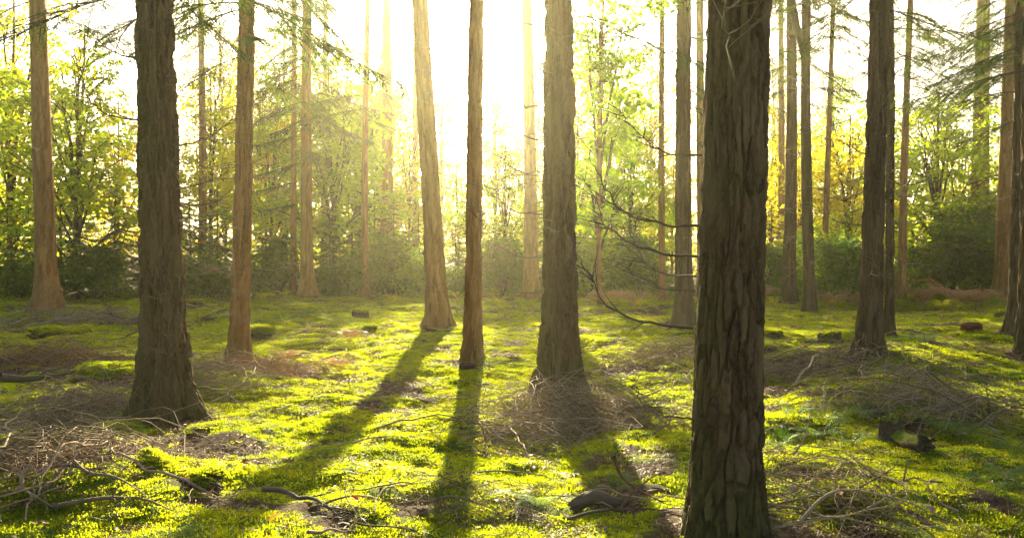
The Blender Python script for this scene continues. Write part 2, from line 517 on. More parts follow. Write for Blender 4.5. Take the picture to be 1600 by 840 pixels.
# ------------------------------------------------------------------ the big trunks (measured in the photograph)
# key, base px, base row, px of the axis at row 0, width px at eye level, flare, height, crown base (m above foot, 0 = none), material, label, short reference
TR = [
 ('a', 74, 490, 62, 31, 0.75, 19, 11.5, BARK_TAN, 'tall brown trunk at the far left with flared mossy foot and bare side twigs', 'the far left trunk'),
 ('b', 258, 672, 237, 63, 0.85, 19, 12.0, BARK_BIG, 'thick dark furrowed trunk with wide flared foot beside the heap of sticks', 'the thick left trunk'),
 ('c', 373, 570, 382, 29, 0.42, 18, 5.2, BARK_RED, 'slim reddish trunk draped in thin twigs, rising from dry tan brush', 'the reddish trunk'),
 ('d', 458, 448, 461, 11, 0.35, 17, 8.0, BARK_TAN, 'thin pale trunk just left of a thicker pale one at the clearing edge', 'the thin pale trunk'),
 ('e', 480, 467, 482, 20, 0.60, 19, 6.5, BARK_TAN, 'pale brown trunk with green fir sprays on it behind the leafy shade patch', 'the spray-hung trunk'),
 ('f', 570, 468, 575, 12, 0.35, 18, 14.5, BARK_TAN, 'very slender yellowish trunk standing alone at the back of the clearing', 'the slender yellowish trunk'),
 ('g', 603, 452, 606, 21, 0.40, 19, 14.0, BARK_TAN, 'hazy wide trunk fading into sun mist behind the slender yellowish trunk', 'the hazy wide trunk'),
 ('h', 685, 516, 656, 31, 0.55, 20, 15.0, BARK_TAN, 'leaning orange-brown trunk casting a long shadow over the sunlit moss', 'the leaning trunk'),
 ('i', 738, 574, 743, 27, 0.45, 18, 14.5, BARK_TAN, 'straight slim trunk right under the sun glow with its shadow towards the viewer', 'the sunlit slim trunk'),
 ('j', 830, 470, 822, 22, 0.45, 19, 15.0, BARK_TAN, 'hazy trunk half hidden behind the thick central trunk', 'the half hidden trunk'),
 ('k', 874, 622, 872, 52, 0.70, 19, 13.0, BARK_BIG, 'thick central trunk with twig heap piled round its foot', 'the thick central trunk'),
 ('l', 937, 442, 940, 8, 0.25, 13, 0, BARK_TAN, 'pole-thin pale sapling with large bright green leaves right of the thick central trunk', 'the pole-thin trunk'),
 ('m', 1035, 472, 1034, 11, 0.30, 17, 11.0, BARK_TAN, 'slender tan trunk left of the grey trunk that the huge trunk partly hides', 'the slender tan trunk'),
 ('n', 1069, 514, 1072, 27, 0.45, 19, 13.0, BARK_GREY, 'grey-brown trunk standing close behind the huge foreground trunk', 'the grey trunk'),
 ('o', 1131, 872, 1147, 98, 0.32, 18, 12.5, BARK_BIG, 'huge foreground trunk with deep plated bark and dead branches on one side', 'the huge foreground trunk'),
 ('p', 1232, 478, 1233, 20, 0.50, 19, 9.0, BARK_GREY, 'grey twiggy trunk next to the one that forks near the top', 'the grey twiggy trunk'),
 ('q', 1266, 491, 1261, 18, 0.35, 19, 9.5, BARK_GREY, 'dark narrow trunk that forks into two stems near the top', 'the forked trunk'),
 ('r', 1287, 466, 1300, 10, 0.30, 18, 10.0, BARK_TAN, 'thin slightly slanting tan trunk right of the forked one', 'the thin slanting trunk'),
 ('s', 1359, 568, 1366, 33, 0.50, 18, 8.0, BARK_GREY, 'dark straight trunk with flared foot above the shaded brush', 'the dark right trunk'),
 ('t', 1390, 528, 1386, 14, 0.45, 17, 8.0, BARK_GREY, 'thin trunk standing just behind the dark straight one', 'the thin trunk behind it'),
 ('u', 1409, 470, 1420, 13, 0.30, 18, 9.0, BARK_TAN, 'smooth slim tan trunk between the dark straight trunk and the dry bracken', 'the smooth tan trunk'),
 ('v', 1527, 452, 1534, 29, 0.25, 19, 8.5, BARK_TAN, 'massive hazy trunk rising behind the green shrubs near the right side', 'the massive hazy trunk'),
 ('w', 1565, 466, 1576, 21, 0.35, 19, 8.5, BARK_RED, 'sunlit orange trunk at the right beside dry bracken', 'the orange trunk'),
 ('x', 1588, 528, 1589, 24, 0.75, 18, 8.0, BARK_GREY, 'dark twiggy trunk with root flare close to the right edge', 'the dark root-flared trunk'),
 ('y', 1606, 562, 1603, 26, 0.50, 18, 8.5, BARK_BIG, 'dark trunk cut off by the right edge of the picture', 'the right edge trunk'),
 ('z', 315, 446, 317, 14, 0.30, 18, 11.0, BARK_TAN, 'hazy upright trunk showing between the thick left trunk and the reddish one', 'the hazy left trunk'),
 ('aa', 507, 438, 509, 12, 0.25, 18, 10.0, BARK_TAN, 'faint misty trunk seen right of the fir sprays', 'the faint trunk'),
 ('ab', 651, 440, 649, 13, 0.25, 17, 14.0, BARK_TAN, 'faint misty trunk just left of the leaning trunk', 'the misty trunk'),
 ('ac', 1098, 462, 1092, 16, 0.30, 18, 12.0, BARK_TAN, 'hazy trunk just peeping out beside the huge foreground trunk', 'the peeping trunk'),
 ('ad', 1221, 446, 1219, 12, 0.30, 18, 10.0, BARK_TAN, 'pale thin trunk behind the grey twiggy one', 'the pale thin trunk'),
]
POS = {}
for t in TR:
    g = ray_ground(t[1], t[2])
    POS[t[0]] = g
# the pale far trunks stand behind the shrubs on higher ground: their feet are hidden
for key, d in (('g', 44), ('v', 40), ('z', 41), ('aa', 52), ('ab', 50), ('l', 26), ('ac', 30), ('ad', 40), ('d', 34)):
    t = next(t for t in TR if t[0] == key)
    x = (t[1] - 800) / F * d
    POS[key] = Vector((x, d, 0))
for t in TR:
    p = POS[t[0]]
    rad = t[4] / F * p.y / 2
    MOUNDS.append((p.x, p.y, 0.35 + rad * 2.2, 0.05 + rad * 0.32))
# mossy hummocks measured in the photograph: px, row, radius, height
HUM = [(168, 585, 0.42, 0.20), (250, 780, 0.30, 0.08), (1250, 760, 0.38, 0.18), (1340, 805, 0.3, 0.1), (1500, 735, 0.55, 0.16), (1420, 610, 0.7, 0.12),
       (505, 640, 0.7, 0.07), (610, 470, 1.2, 0.15), (1450, 560, 1.1, 0.16), (95, 700, 0.5, 0.1), (780, 785, 0.35, 0.08), (330, 600, 0.6, 0.1), (1330, 650, 0.6, 0.1)]
for (px, py, r, h) in HUM:
    p = ray_ground(px, py)
    MOUNDS.append((p.x, p.y, r, h))
for k in POS:
    POS[k].z = float(H(POS[k].x, POS[k].y))

# ------------------------------------------------------------------ ground sheet
def bare(x, y):
    """1 where the soil and needles lie open (round trunk feet, under brush)"""
    b = np.zeros_like(np.asarray(x, float))
    for k, p in POS.items():
        t = next(t for t in TR if t[0] == k)
        rad = t[4] / F * p.y / 2
        b = np.maximum(b, np.exp(-(((x - p.x) ** 2 + (y - p.y) ** 2) / (0.14 + rad * 1.7) ** 2)) * 0.85)
    for (bx, by, br, ba) in BARE:
        b = np.maximum(b, ba * np.exp(-(((x - bx) ** 2 + (y - by) ** 2) / br ** 2)))
    return b
BARE = []
for (px, py, r, a) in [(110, 640, 0.9, 0.55), (60, 720, 0.7, 0.5), (150, 505, 2.2, 0.55), (60, 560, 1.5, 0.5), (930, 680, 1.0, 0.6), (1020, 570, 1.0, 0.5),
                       (1240, 590, 1.3, 0.55), (1430, 640, 0.9, 0.5), (1330, 690, 0.6, 0.45), (430, 580, 0.8, 0.55), (540, 540, 1.2, 0.45), (330, 690, 0.5, 0.6),
                       (770, 690, 0.6, 0.45), (950, 480, 2.5, 0.5), (800, 470, 2.0, 0.2), (380, 720, 0.5, 0.35)]:
    p = ray_ground(px, py)
    BARE.append((p.x, p.y, r, a))

def moss_amount(x, y):
    n = 0.62 * fbm(x / 1.5, y / 1.5, seed=51, octaves=4) + 0.38 * fbm(x / 0.33, y / 0.33, seed=77, octaves=3)
    d = np.sqrt(np.asarray(x) ** 2 + np.asarray(y) ** 2)
    m = 0.5 + (n - 0.355) * 3.0
    m = m - 0.85 * bare(x, y)
    m = m * (1 - smooth(33, 46, d))
    return np.clip(m, 0, 1)

ang = np.concatenate([np.linspace(-180, -44, 24)[:-1], np.linspace(-44, 44, 480), np.linspace(44, 180, 24)[1:]])
rad = np.concatenate([np.linspace(0.15, 2.0, 14)[:-1], np.geomspace(2.0, 30, 400), np.geomspace(30, 420, 62)[1:]])
A_, R_ = np.meshgrid(np.radians(ang), rad)
gx, gy = np.sin(A_) * R_, np.cos(A_) * R_
gz = H(gx, gy)
nr, na = gx.shape
V = np.stack([gx, gy, gz], -1).reshape(-1, 3)
ii = (np.arange(nr - 1)[:, None] * na + np.arange(na - 1)[None, :])
Fq = np.stack([ii, ii + na, ii + na + 1, ii + 1], -1).reshape(-1, 4)[:, ::-1]
mv = moss_amount(gx.ravel(), gy.ravel())
V = np.concatenate([V, [[0, 0, float(H(0, 0))]]])
cidx = len(V) - 1
ft = np.stack([np.full(na - 1, cidx), np.arange(na - 1) + 1, np.arange(na - 1)], -1)
me = mesh_of('ground', V, [Fq, ft], GROUND, True, {'moss': ('FLOAT', np.concatenate([mv, [0.5]]))})
ground = tag(obj('ground', me), kind='structure')

# ------------------------------------------------------------------ trunks
def trunk_mesh(name, r0, height, flare, lean, mat, seg, rows_near, z_near, bark, seed, bow=0.0, furrow=0.045, knots=0, r_top=0.42, sharp=0.2):
    z = np.concatenate([np.linspace(-0.25, z_near, rows_near), np.linspace(z_near, height, 26)[1:]])
    th = np.linspace(0, 2 * math.pi, seg, endpoint=False)
    Z, T = np.meshgrid(z, th, indexing='ij')
    zc = np.clip(Z, 0, None)
    rr = r0 * (1 + 0.035 - (1 - r_top) * (zc / height) ** 0.9 * 0.9)
    fl = flare * np.exp(-zc / (0.20 + r0 * 0.75)) + 0.10 * np.exp(-zc / 1.4)
    but = 1 + 0.42 * np.exp(-zc / 0.35) * (np.cos(T * 5 + seed) * 0.55 + np.cos(T * 3 + seed * 2.1) * 0.5 + np.cos(T * 9 + seed * .7 + np.sin(T * 2 + seed)) * 0.45)
    rr = rr * (1 + fl * but)
    # uneven, not quite round stem
    rr = rr * (1 + 0.05 * (noise(np.cos(T) * 1.2 + seed, np.sin(T) * 1.2, Z * 0.7, seed) - 0.5) * 2)
    if bark > 0:
        cells = max(6, int(round(2 * math.pi * r0 / furrow)))
        wu = (fbm(np.cos(T) * 2.5 + 7, np.sin(T) * 2.5, Z * 2.6, seed + 5, 3) - 0.5)
        wz = (fbm(np.cos(T) * 3.5 + 3, np.sin(T) * 3.5, Z * 3.0, seed + 6, 2) - 0.5)
        fr = (noise(np.cos(T) * r0 * 70, np.sin(T) * r0 * 70, Z * 38, seed + 2) - 0.5)
        U = (T / (2 * math.pi) * cells + wu * 1.5 + fr * 0.22)
        W = Z / (furrow * 5.0) + wz * 1.2 + fr * 0.12 + 0.37 * np.floor(U)
        F1 = np.full(U.shape, 9.0); F2 = np.full(U.shape, 9.0); ID = np.zeros(U.shape)
        ui, wi = np.floor(U).astype(np.int64), np.floor(W).astype(np.int64)
        for du in (-1, 0, 1):
            for dw in (-1, 0, 1):
                cu, cw = (ui + du), (wi + dw)
                cm = np.mod(cu, cells)
                jx, jy = _hash(cm, cw, 0 * cm, seed + 1), _hash(cm, cw, 0 * cm + 1, seed + 2)
                dd = np.sqrt((U - cu - 0.15 - 0.7 * jx) ** 2 + ((W - cw - 0.15 - 0.7 * jy) * 0.62) ** 2)
                closer = dd < F1
                F2 = np.where(closer, F1, np.minimum(F2, dd))
                ID = np.where(closer, _hash(cm, cw, 0 * cm + 2, seed + 3), ID)
                F1 = np.minimum(F1, dd)
        cut = 1 - smooth(0.03, sharp, F2 - F1)
        fine = fbm(np.cos(T) * r0 * 45, np.sin(T) * r0 * 45, Z * 30, seed + 4, 2) - 0.5
        tilt = (F1 - 0.35) * 0.5
        rr = rr + bark * (-1.0 * cut + 0.40 * fine * (1 - cut) + 0.45 * (ID - 0.5) * (1 - cut) - 0.4 * tilt * (1 - cut))
        plate_id = ID
    else:
        plate_id = np.full(Z.shape, 0.5)
    for k in range(knots):
        kz, kt = rng.uniform(0.5, 3.4), rng.uniform(0, 6.28)
        dd = ((Z - kz) / 0.035) ** 2 + (((T - kt + math.pi) % (2 * math.pi) - math.pi) * r0 / 0.035) ** 2
        rr = rr + 0.022 * np.exp(-dd) - 0.016 * np.exp(-dd * 9)
    cx = lean[0] * Z + bow * np.sin(zc / height * math.pi * 1.6)
    cyy = lean[1] * Z
    X = cx + rr * np.cos(T)
    Y = cyy + rr * np.sin(T)
    V = np.stack([X, Y, Z], -1).reshape(-1, 3)
    nz = len(z)
    i = np.arange(nz - 1)[:, None] * seg
    j = np.arange(seg)[None, :]
    Fq = np.stack([i + j, i + (j + 1) % seg, i + seg + (j + 1) % seg, i + seg + j], -1).reshape(-1, 4)
    axis = lambda h: Vector((lean[0] * h + bow * math.sin(h / height * math.pi * 1.6), lean[1] * h, h))
    radius = lambda h: r0 * (1.035 - (1 - r_top) * (h / height) ** 0.9 * 0.9)
    return mesh_of(name, V, [Fq], mat, True, {'plate': ('FLOAT', plate_id.ravel())}), axis, radius

def branch_curve(start, az, up, length, droop, curl, k=14, wig=0.02):
    """a dead branch: leaves the stem, sags, lifts at the tip"""
    t = np.linspace(0, 1, k)
    s = t * length
    out = np.array([math.cos(az), math.sin(az), 0.0])
    side = np.array([-math.sin(az), math.cos(az), 0.0])
    z = up * s - droop * length * t ** 1.3 + curl * length * t ** 3
    w = (fbm(t * 4 + rng.uniform(0, 99), np.full(k, rng.uniform(0, 99)), seed=3, octaves=2) - 0.5) * wig * 2 * length * t
    w2 = (fbm(t * 4 + rng.uniform(0, 99), np.full(k, rng.uniform(0, 99)), seed=4, octaves=2) - 0.5) * wig * 2 * length * t
    P = np.array(start)[None, :] + out[None, :] * s[:, None] * 0.95 + side[None, :] * w[:, None] + np.array([0, 0, 1.0])[None, :] * (z + w2)[:, None]
    return P

def branch_mesh(P, r0, mat, twigs=6, sides=6, twig_len=0.35):
    """main axis with finer side twigs"""
    acc = Acc()
    k = len(P)
    Rr = r0 * (1 - np.linspace(0, 1, k) * 0.85)
    acc.add(*tubes(P[None], Rr[None], sides))
    L = np.linalg.norm(np.diff(P, axis=0), axis=1).sum()
    for i in range(twigs):
        f = rng.uniform(0.25, 0.95)
        x = f * (k - 1); a = int(x)
        if a >= k - 1: a = k - 2
        p = P[a] + (P[a + 1] - P[a]) * (x - a)
        d = unit(P[a + 1] - P[a])
        s = unit(np.cross(d, np.array([0, 0, 1.0]))) * rng.choice([-1, 1])
        dirv = unit(d * rng.uniform(0.4, 1.0) + s * rng.uniform(0.3, 0.9) + np.array([0, 0, rng.uniform(-0.3, 0.45)]))
        l = L * twig_len * rng.uniform(0.35, 1.0) * (1.15 - f * 0.6)
        t = np.linspace(0, 1, 7)[:, None]
        q = p + dirv * t * l + np.array([0, 0, 1.0]) * (rng.uniform(-0.35, 0.35) * l * t ** 2) + rng.normal(size=(7, 3)) * l * 0.018 * t
        acc.add(*tubes(q[None], (r0 * 0.42 * (1 - t[:, 0] * 0.75))[None], 4))
    return acc.mesh('branch', mat)

# ---- conifer boughs and crowns
def bough(L, n_side=16, dens=1.0, width=0.011, sub=0.075, droop=0.30, hang=0.35):
    """one drooping needle-bearing bough along +X as arrays: stem tubes and needle sprays"""
    t = np.linspace(0, 1, 9)
    P = np.stack([t * L, 0.04 * L * np.sin(t * 5), -droop * L * t ** 1.5 + 0.10 * L * t ** 4], -1)
    stems = [(P, 0.010 * L / 1.5 * (1 - t * 0.85))]
    A, B = [], []
    for i in range(n_side):
        f = 0.10 + 0.9 * (i + rng.uniform(0, 0.8)) / n_side
        x = min(f, 0.999) * 8; a = int(x)
        p = P[a] + (P[a + 1] - P[a]) * (x - a)
        for sgn in (-1, 1):
            l = L * 0.42 * (1.08 - f) ** 0.75 * rng.uniform(0.6, 1.15)
            dv = unit(np.array([0.72, sgn * 0.70, -0.12 - rng.uniform(0, hang)]))
            m = max(3, int(l / 0.038 * dens))
            s = np.linspace(0.06, 1, m)[:, None]
            q = p + dv * s * l + np.array([0, 0, -1.0]) * (hang * 0.55 * l * s ** 2)
            for s2 in (-1, 1):
                perp = unit(np.cross(dv, np.array([0, 0, 1.0]))) * s2
                dd = unit(dv[None, :] * 0.75 + perp[None, :] * 0.8 + np.array([0, 0, -0.25]) + rng.normal(size=(m, 3)) * 0.16)
                A.append(q)
                B.append(q + dd * (sub * rng.uniform(0.6, 1.25, size=(m, 1)) * (1.15 - 0.55 * s)))
            stems.append((np.stack([p, p + dv * l * 0.5 - np.array([0, 0, hang * 0.14 * l]), p + dv * l - np.array([0, 0, hang * 0.55 * l])]), np.array([0.004, 0.003, 0.0015])))
    A, B = np.concatenate(A), np.concatenate(B)
    return stems, A, B, width

def bough_mesh(name, boughs, xforms, needle, stem):
    acc = Acc()
    for (stems, A, B, w), M in zip(boughs, xforms):
        M3 = np.array(M.to_3x3()); tr = np.array(M.translation)
        for P, r in stems:
            acc.add(*tubes((P @ M3.T + tr)[None], np.asarray(r)[None] * M.median_scale, 3), 1)
        a, b = A @ M3.T + tr, B @ M3.T + tr
        d = unit(b - a)
        wv = unit(np.cross(d, rand_dirs(len(a)) * 0.55 + np.array([0, 0, 1.0]))) * w * M.median_scale
        acc.add(*rhombi(a, b, wv), 0)
    return acc.mesh(name, [needle, stem], False)

def conifer_crown(name, length, rmax, nb, seed, dens=0.55, needle=NEEDLE, low_sparse=True, droop0=0.45):
    """crown from z=0 to z=length with boughs round the axis"""
    protos = [bough(1.0, 12, dens * 2.0, 0.0075, 0.085) for _ in range(4)]
    bs, xs = [], []
    for i in range(nb):
        f = (i + rng.uniform(0, 1)) / nb
        z = length * f ** 1.05
        L = rmax * (1 - f) ** 0.75 * rng.uniform(0.6, 1.1) * (0.65 + 0.35 * min(1, f * 6)) + 0.25
        az = i * 2.399 + rng.uniform(-0.4, 0.4)
        M = Matrix.Translation((0, 0, z)) @ Matrix.Rotation(az, 4, 'Z') @ Matrix.Rotation(rng.uniform(-0.05, 0.30), 4, 'Y') @ Matrix.Scale(L, 4)
        bs.append(protos[i % 4]); xs.append(M)
    return bough_mesh(name, bs, xs, needle, BRANCH_DARK)

CROWNS = [conifer_crown('crown', 8.5, 2.5, 46, 1), conifer_crown('crown', 9.5, 2.3, 44, 2), conifer_crown('crown', 7.5, 2.8, 42, 3)]
BOUGHS = []
for i in range(4):
    L = (1.5, 1.9, 1.2, 2.2)[i]
    BOUGHS.append(bough_mesh('bough', [bough(L, 22, 1.9, 0.0042, 0.07, 0.32, 0.5)], [Matrix.Identity(4)], NEEDLE, BRANCH_DARK))

# hand-measured dead branches: tree -> list of pixel polylines (drawn at the tree's distance, some swinging towards or away from the viewer)
HAND = {
 'o': [([(1096, 243), (1062, 243), (1030, 233), (1000, 215), (975, 190), (952, 160)], 0.009, 0.5),
       ([(1092, 353), (1050, 352), (1010, 346), (975, 330), (950, 300), (930, 262), (915, 215)], 0.010, -0.4),
       ([(1090, 401), (1045, 397), (1000, 386), (965, 366), (940, 340), (925, 300), (905, 270)], 0.010, 0.7),
       ([(1087, 431), (1050, 430), (1020, 420), (1000, 400), (985, 360), (975, 320)], 0.007, 0.9),
       ([(1086, 455), (1045, 452), (1010, 440), (980, 420), (950, 395)], 0.006, -0.5),
       ([(1083, 512), (1035, 509), (990, 497), (950, 475), (925, 445), (907, 412), (897, 380)], 0.011, 0.3),
       ([(1082, 655), (1040, 648), (1000, 620), (985, 590)], 0.007, -0.2)],
 'b': [([(214, 92), (180, 82), (150, 60), (128, 30), (120, 5)], 0.008, 0.8), ([(216, 188), (190, 186), (160, 172), (138, 150), (128, 120)], 0.009, -0.4),
       ([(219, 190), (185, 178), (150, 140), (140, 100)], 0.006, 0.6),
       ([(275, 230), (305, 222), (330, 210), (355, 190), (372, 165)], 0.008, 0.7), ([(277, 317), (310, 320), (345, 310), (370, 285)], 0.008, 0.3),
       ([(279, 345), (310, 346), (340, 338), (362, 325)], 0.007, -0.5), ([(281, 356), (312, 362), (345, 352), (375, 330)], 0.006, 0.8),
       ([(215, 497), (190, 497), (168, 480), (160, 462)], 0.008, -0.3), ([(217, 515), (195, 525), (165, 530), (140, 530)], 0.009, 0.4),
       ([(290, 570), (262, 556), (238, 540)], 0.005, -0.6), ([(262, 508), (256, 480), (244, 455), (232, 425)], 0.006, -0.55),
       ([(272, 562), (265, 540), (258, 515)], 0.004, -0.5), ([(216, 330), (195, 322), (176, 300), (168, 270)], 0.006, 0.5),
       ([(274, 150), (300, 152), (330, 140), (360, 120)], 0.006, -0.6)],
 's': [([(1384, 280), (1410, 290), (1435, 285), (1455, 270)], 0.008, 0.5), ([(1348, 300), (1322, 312), (1300, 308), (1280, 295)], 0.008, 0.6),
       ([(1346, 352), (1315, 348), (1285, 330), (1262, 300)], 0.008, -0.5), ([(1346, 415), (1320, 405), (1290, 380), (1275, 350)], 0.006, 0.8),
       ([(1350, 240), (1330, 232), (1308, 212), (1296, 190)], 0.007, -0.7), ([(1381, 395), (1400, 410), (1425, 408)], 0.005, -0.4)],
 'k': [([(848, 275), (815, 270), (785, 252), (768, 225)], 0.006, 0.6), ([(847, 335), (805, 330), (775, 312), (755, 285)], 0.008, -0.5),
       ([(846, 402), (812, 400), (780, 385), (755, 355), (748, 320)], 0.009, 0.7), ([(845, 455), (810, 455), (780, 440), (760, 410)], 0.007, -0.8),
       ([(893, 428), (915, 432), (940, 425), (955, 405)], 0.005, 0.4), ([(848, 220), (810, 208), (780, 180), (765, 140)], 0.007, 0.9),
       ([(895, 150), (925, 140), (950, 118), (965, 90)], 0.006, -0.5)],
}

def px_poly(pts, d, swing):
    n = len(pts)
    out = []
    for i, (px, py) in enumerate(pts):
        dd = d + swing * (i / (n - 1)) ** 1.2
        out.append(((px - 800) / F * dd, dd, EYE + (HORIZON - py) / F * dd))
    out = np.array(out)
    # resample smoothly (Catmull-Rom)
    Q = np.concatenate([[2 * out[0] - out[1]], out, [2 * out[-1] - out[-2]]])
    res = []
    for i in range(1, len(Q) - 2):
        for t in np.linspace(0, 1, 5, endpoint=False):
            a, b, c, e = Q[i - 1], Q[i], Q[i + 1], Q[i + 2]
            res.append(0.5 * (2 * b + (c - a) * t + (2 * a - 5 * b + 4 * c - e) * t * t + (3 * b - a - 3 * c + e) * t ** 3))
    res.append(out[-1])
    res = np.array(res)
    k = len(res); t = np.linspace(0, 1, k)[:, None]
    kink = np.stack([fbm(np.linspace(0, 9, k) + rng.uniform(0, 99), np.full(k, 3.3 + a), seed=a, octaves=3) - 0.5 for a in (1, 2, 3)], -1)
    return res + kink * 0.10 * np.sqrt(t) * (d / 6) ** 0.5

NB = {'a': 21, 'b': 21, 'c': 45, 'd': 10, 'e': 18, 'f': 15, 'g': 15, 'h': 12, 'i': 24, 'j': 18, 'k': 33, 'l': 6, 'm': 15, 'n': 18, 'o': 3, 'p': 39, 'q': 33, 'r': 13, 's': 27, 't': 12, 'u': 7, 'v': 18, 'w': 24, 'x': 33, 'y': 9, 'z': 12, 'aa': 7, 'ab': 7, 'ac': 6, 'ad': 12}
# low green boughs in view: tree -> [(height, azimuth degrees, bough index)]
LOWB = {'c': [(4.6, 160, 0), (5.1, 20, 1), (4.9, -60, 2), (5.4, 200, 3), (5.2, 100, 1), (5.6, -20, 0), (4.3, 10, 2)],
        'e': [(4.9, 190, 2), (5.9, 200, 0), (6.4, 0, 2), (4.2, 170, 2), (7.0, 150, 1), (7.6, 20, 3), (3.4, 200, 2), (3.9, -30, 2), (5.4, -70, 2)],
        'b': [(4.25, 170, 0), (4.1, 130, 1), (4.4, 60, 2), (4.5, 15, 0)],
        'p': [(8.2, 180, 1), (8.6, 20, 0), (7.4, 200, 2), (8.8, 90, 3), (7.0, -30, 2)],
        'q': [(7.4, 170, 0), (7.8, 30, 1), (6.9, -30, 2)],
        's': [(4.6, 20, 1), (5.0, -10, 3), (5.2, 180, 0), (4.9, 90, 1)],
        't': [(5.4, 10, 1), (5.8, -20, 3), (6.4, 30, 3), (6.0, 60, 1)],
        'u': [(10.0, 10, 3), (10.4, -15, 3), (10.8, 180, 3), (9.0, 10, 3), (8.4, -20, 1), (9.6, 170, 3), (8.0, 30, 0), (5.0, -10, 2)],
        'v': [(9.5, 180, 3), (9.9, 0, 3), (10.5, 200, 1), (8.8, 160, 3), (9.2, -40, 3), (11, 20, 3)],
        'w': [(9.0, 180, 3), (9.5, 150, 3), (9.8, 20, 3), (7.5, 190, 3), (8.0, 160, 1), (7.0, 20, 3), (8.6, 210, 3), (6.4, 170, 0)],
        'x': [(6.6, 185, 3), (7.0, 160, 3), (5.0, 180, 3), (5.4, 150, 3), (5.8, 200, 1), (4.4, 190, 0), (6.2, 170, 3)],
        'y': [(4.4, 180, 3), (4.8, 160, 1), (5.2, 200, 3)],
        'm': [(9.6, 180, 3), (10.2, 150, 3), (9.0, 200, 3), (8.5, 190, 1), (10.0, 20, 3), (8.2, 30, 0), (8.8, 170, 1), (9.2, -20, 3), (7.6, 160, 2)], 'n': [(6.6, 175, 1), (7.1, 20, 0), (6.8, 100, 2), (5.6, 20, 3), (4.8, 40, 3), (6.0, -10, 3), (4.0, 25, 1), (5.2, 60, 3), (7.4, 10, 3)],
        'l': [], 'j': [(9.0, 10, 3), (9.8, -20, 3), (10.6, 20, 3), (9.4, 60, 1), (10.2, 160, 1), (8.4, -10, 1)], 'f': [(8.6, 190, 1), (9.4, 170, 3), (9.0, 10, 1), (10.0, 60, 3), (7.6, 20, 2), (8.0, 200, 0)], 'g': [(11.5, 170, 3), (12.5, 20, 3), (13.2, 200, 3), (10.6, 0, 1), (12.0, 100, 3), (9.4, 190, 2), (13.6, 10, 3)], 'k': [(4.4, 20, 1), (4.6, -20, 0)], 'r': [(9.6, 0, 1), (10.2, 180, 1)], 'ac': [(6.5, 0, 3), (7.2, 30, 3), (5.8, 10, 1), (8.0, -20, 3)], 'd': [(8.0, 180, 1), (8.6, 10, 3), (9.2, 90, 1)],
        'a': [(8.4, 0, 1), (8.9, -30, 3), (8.7, 160, 1)]}

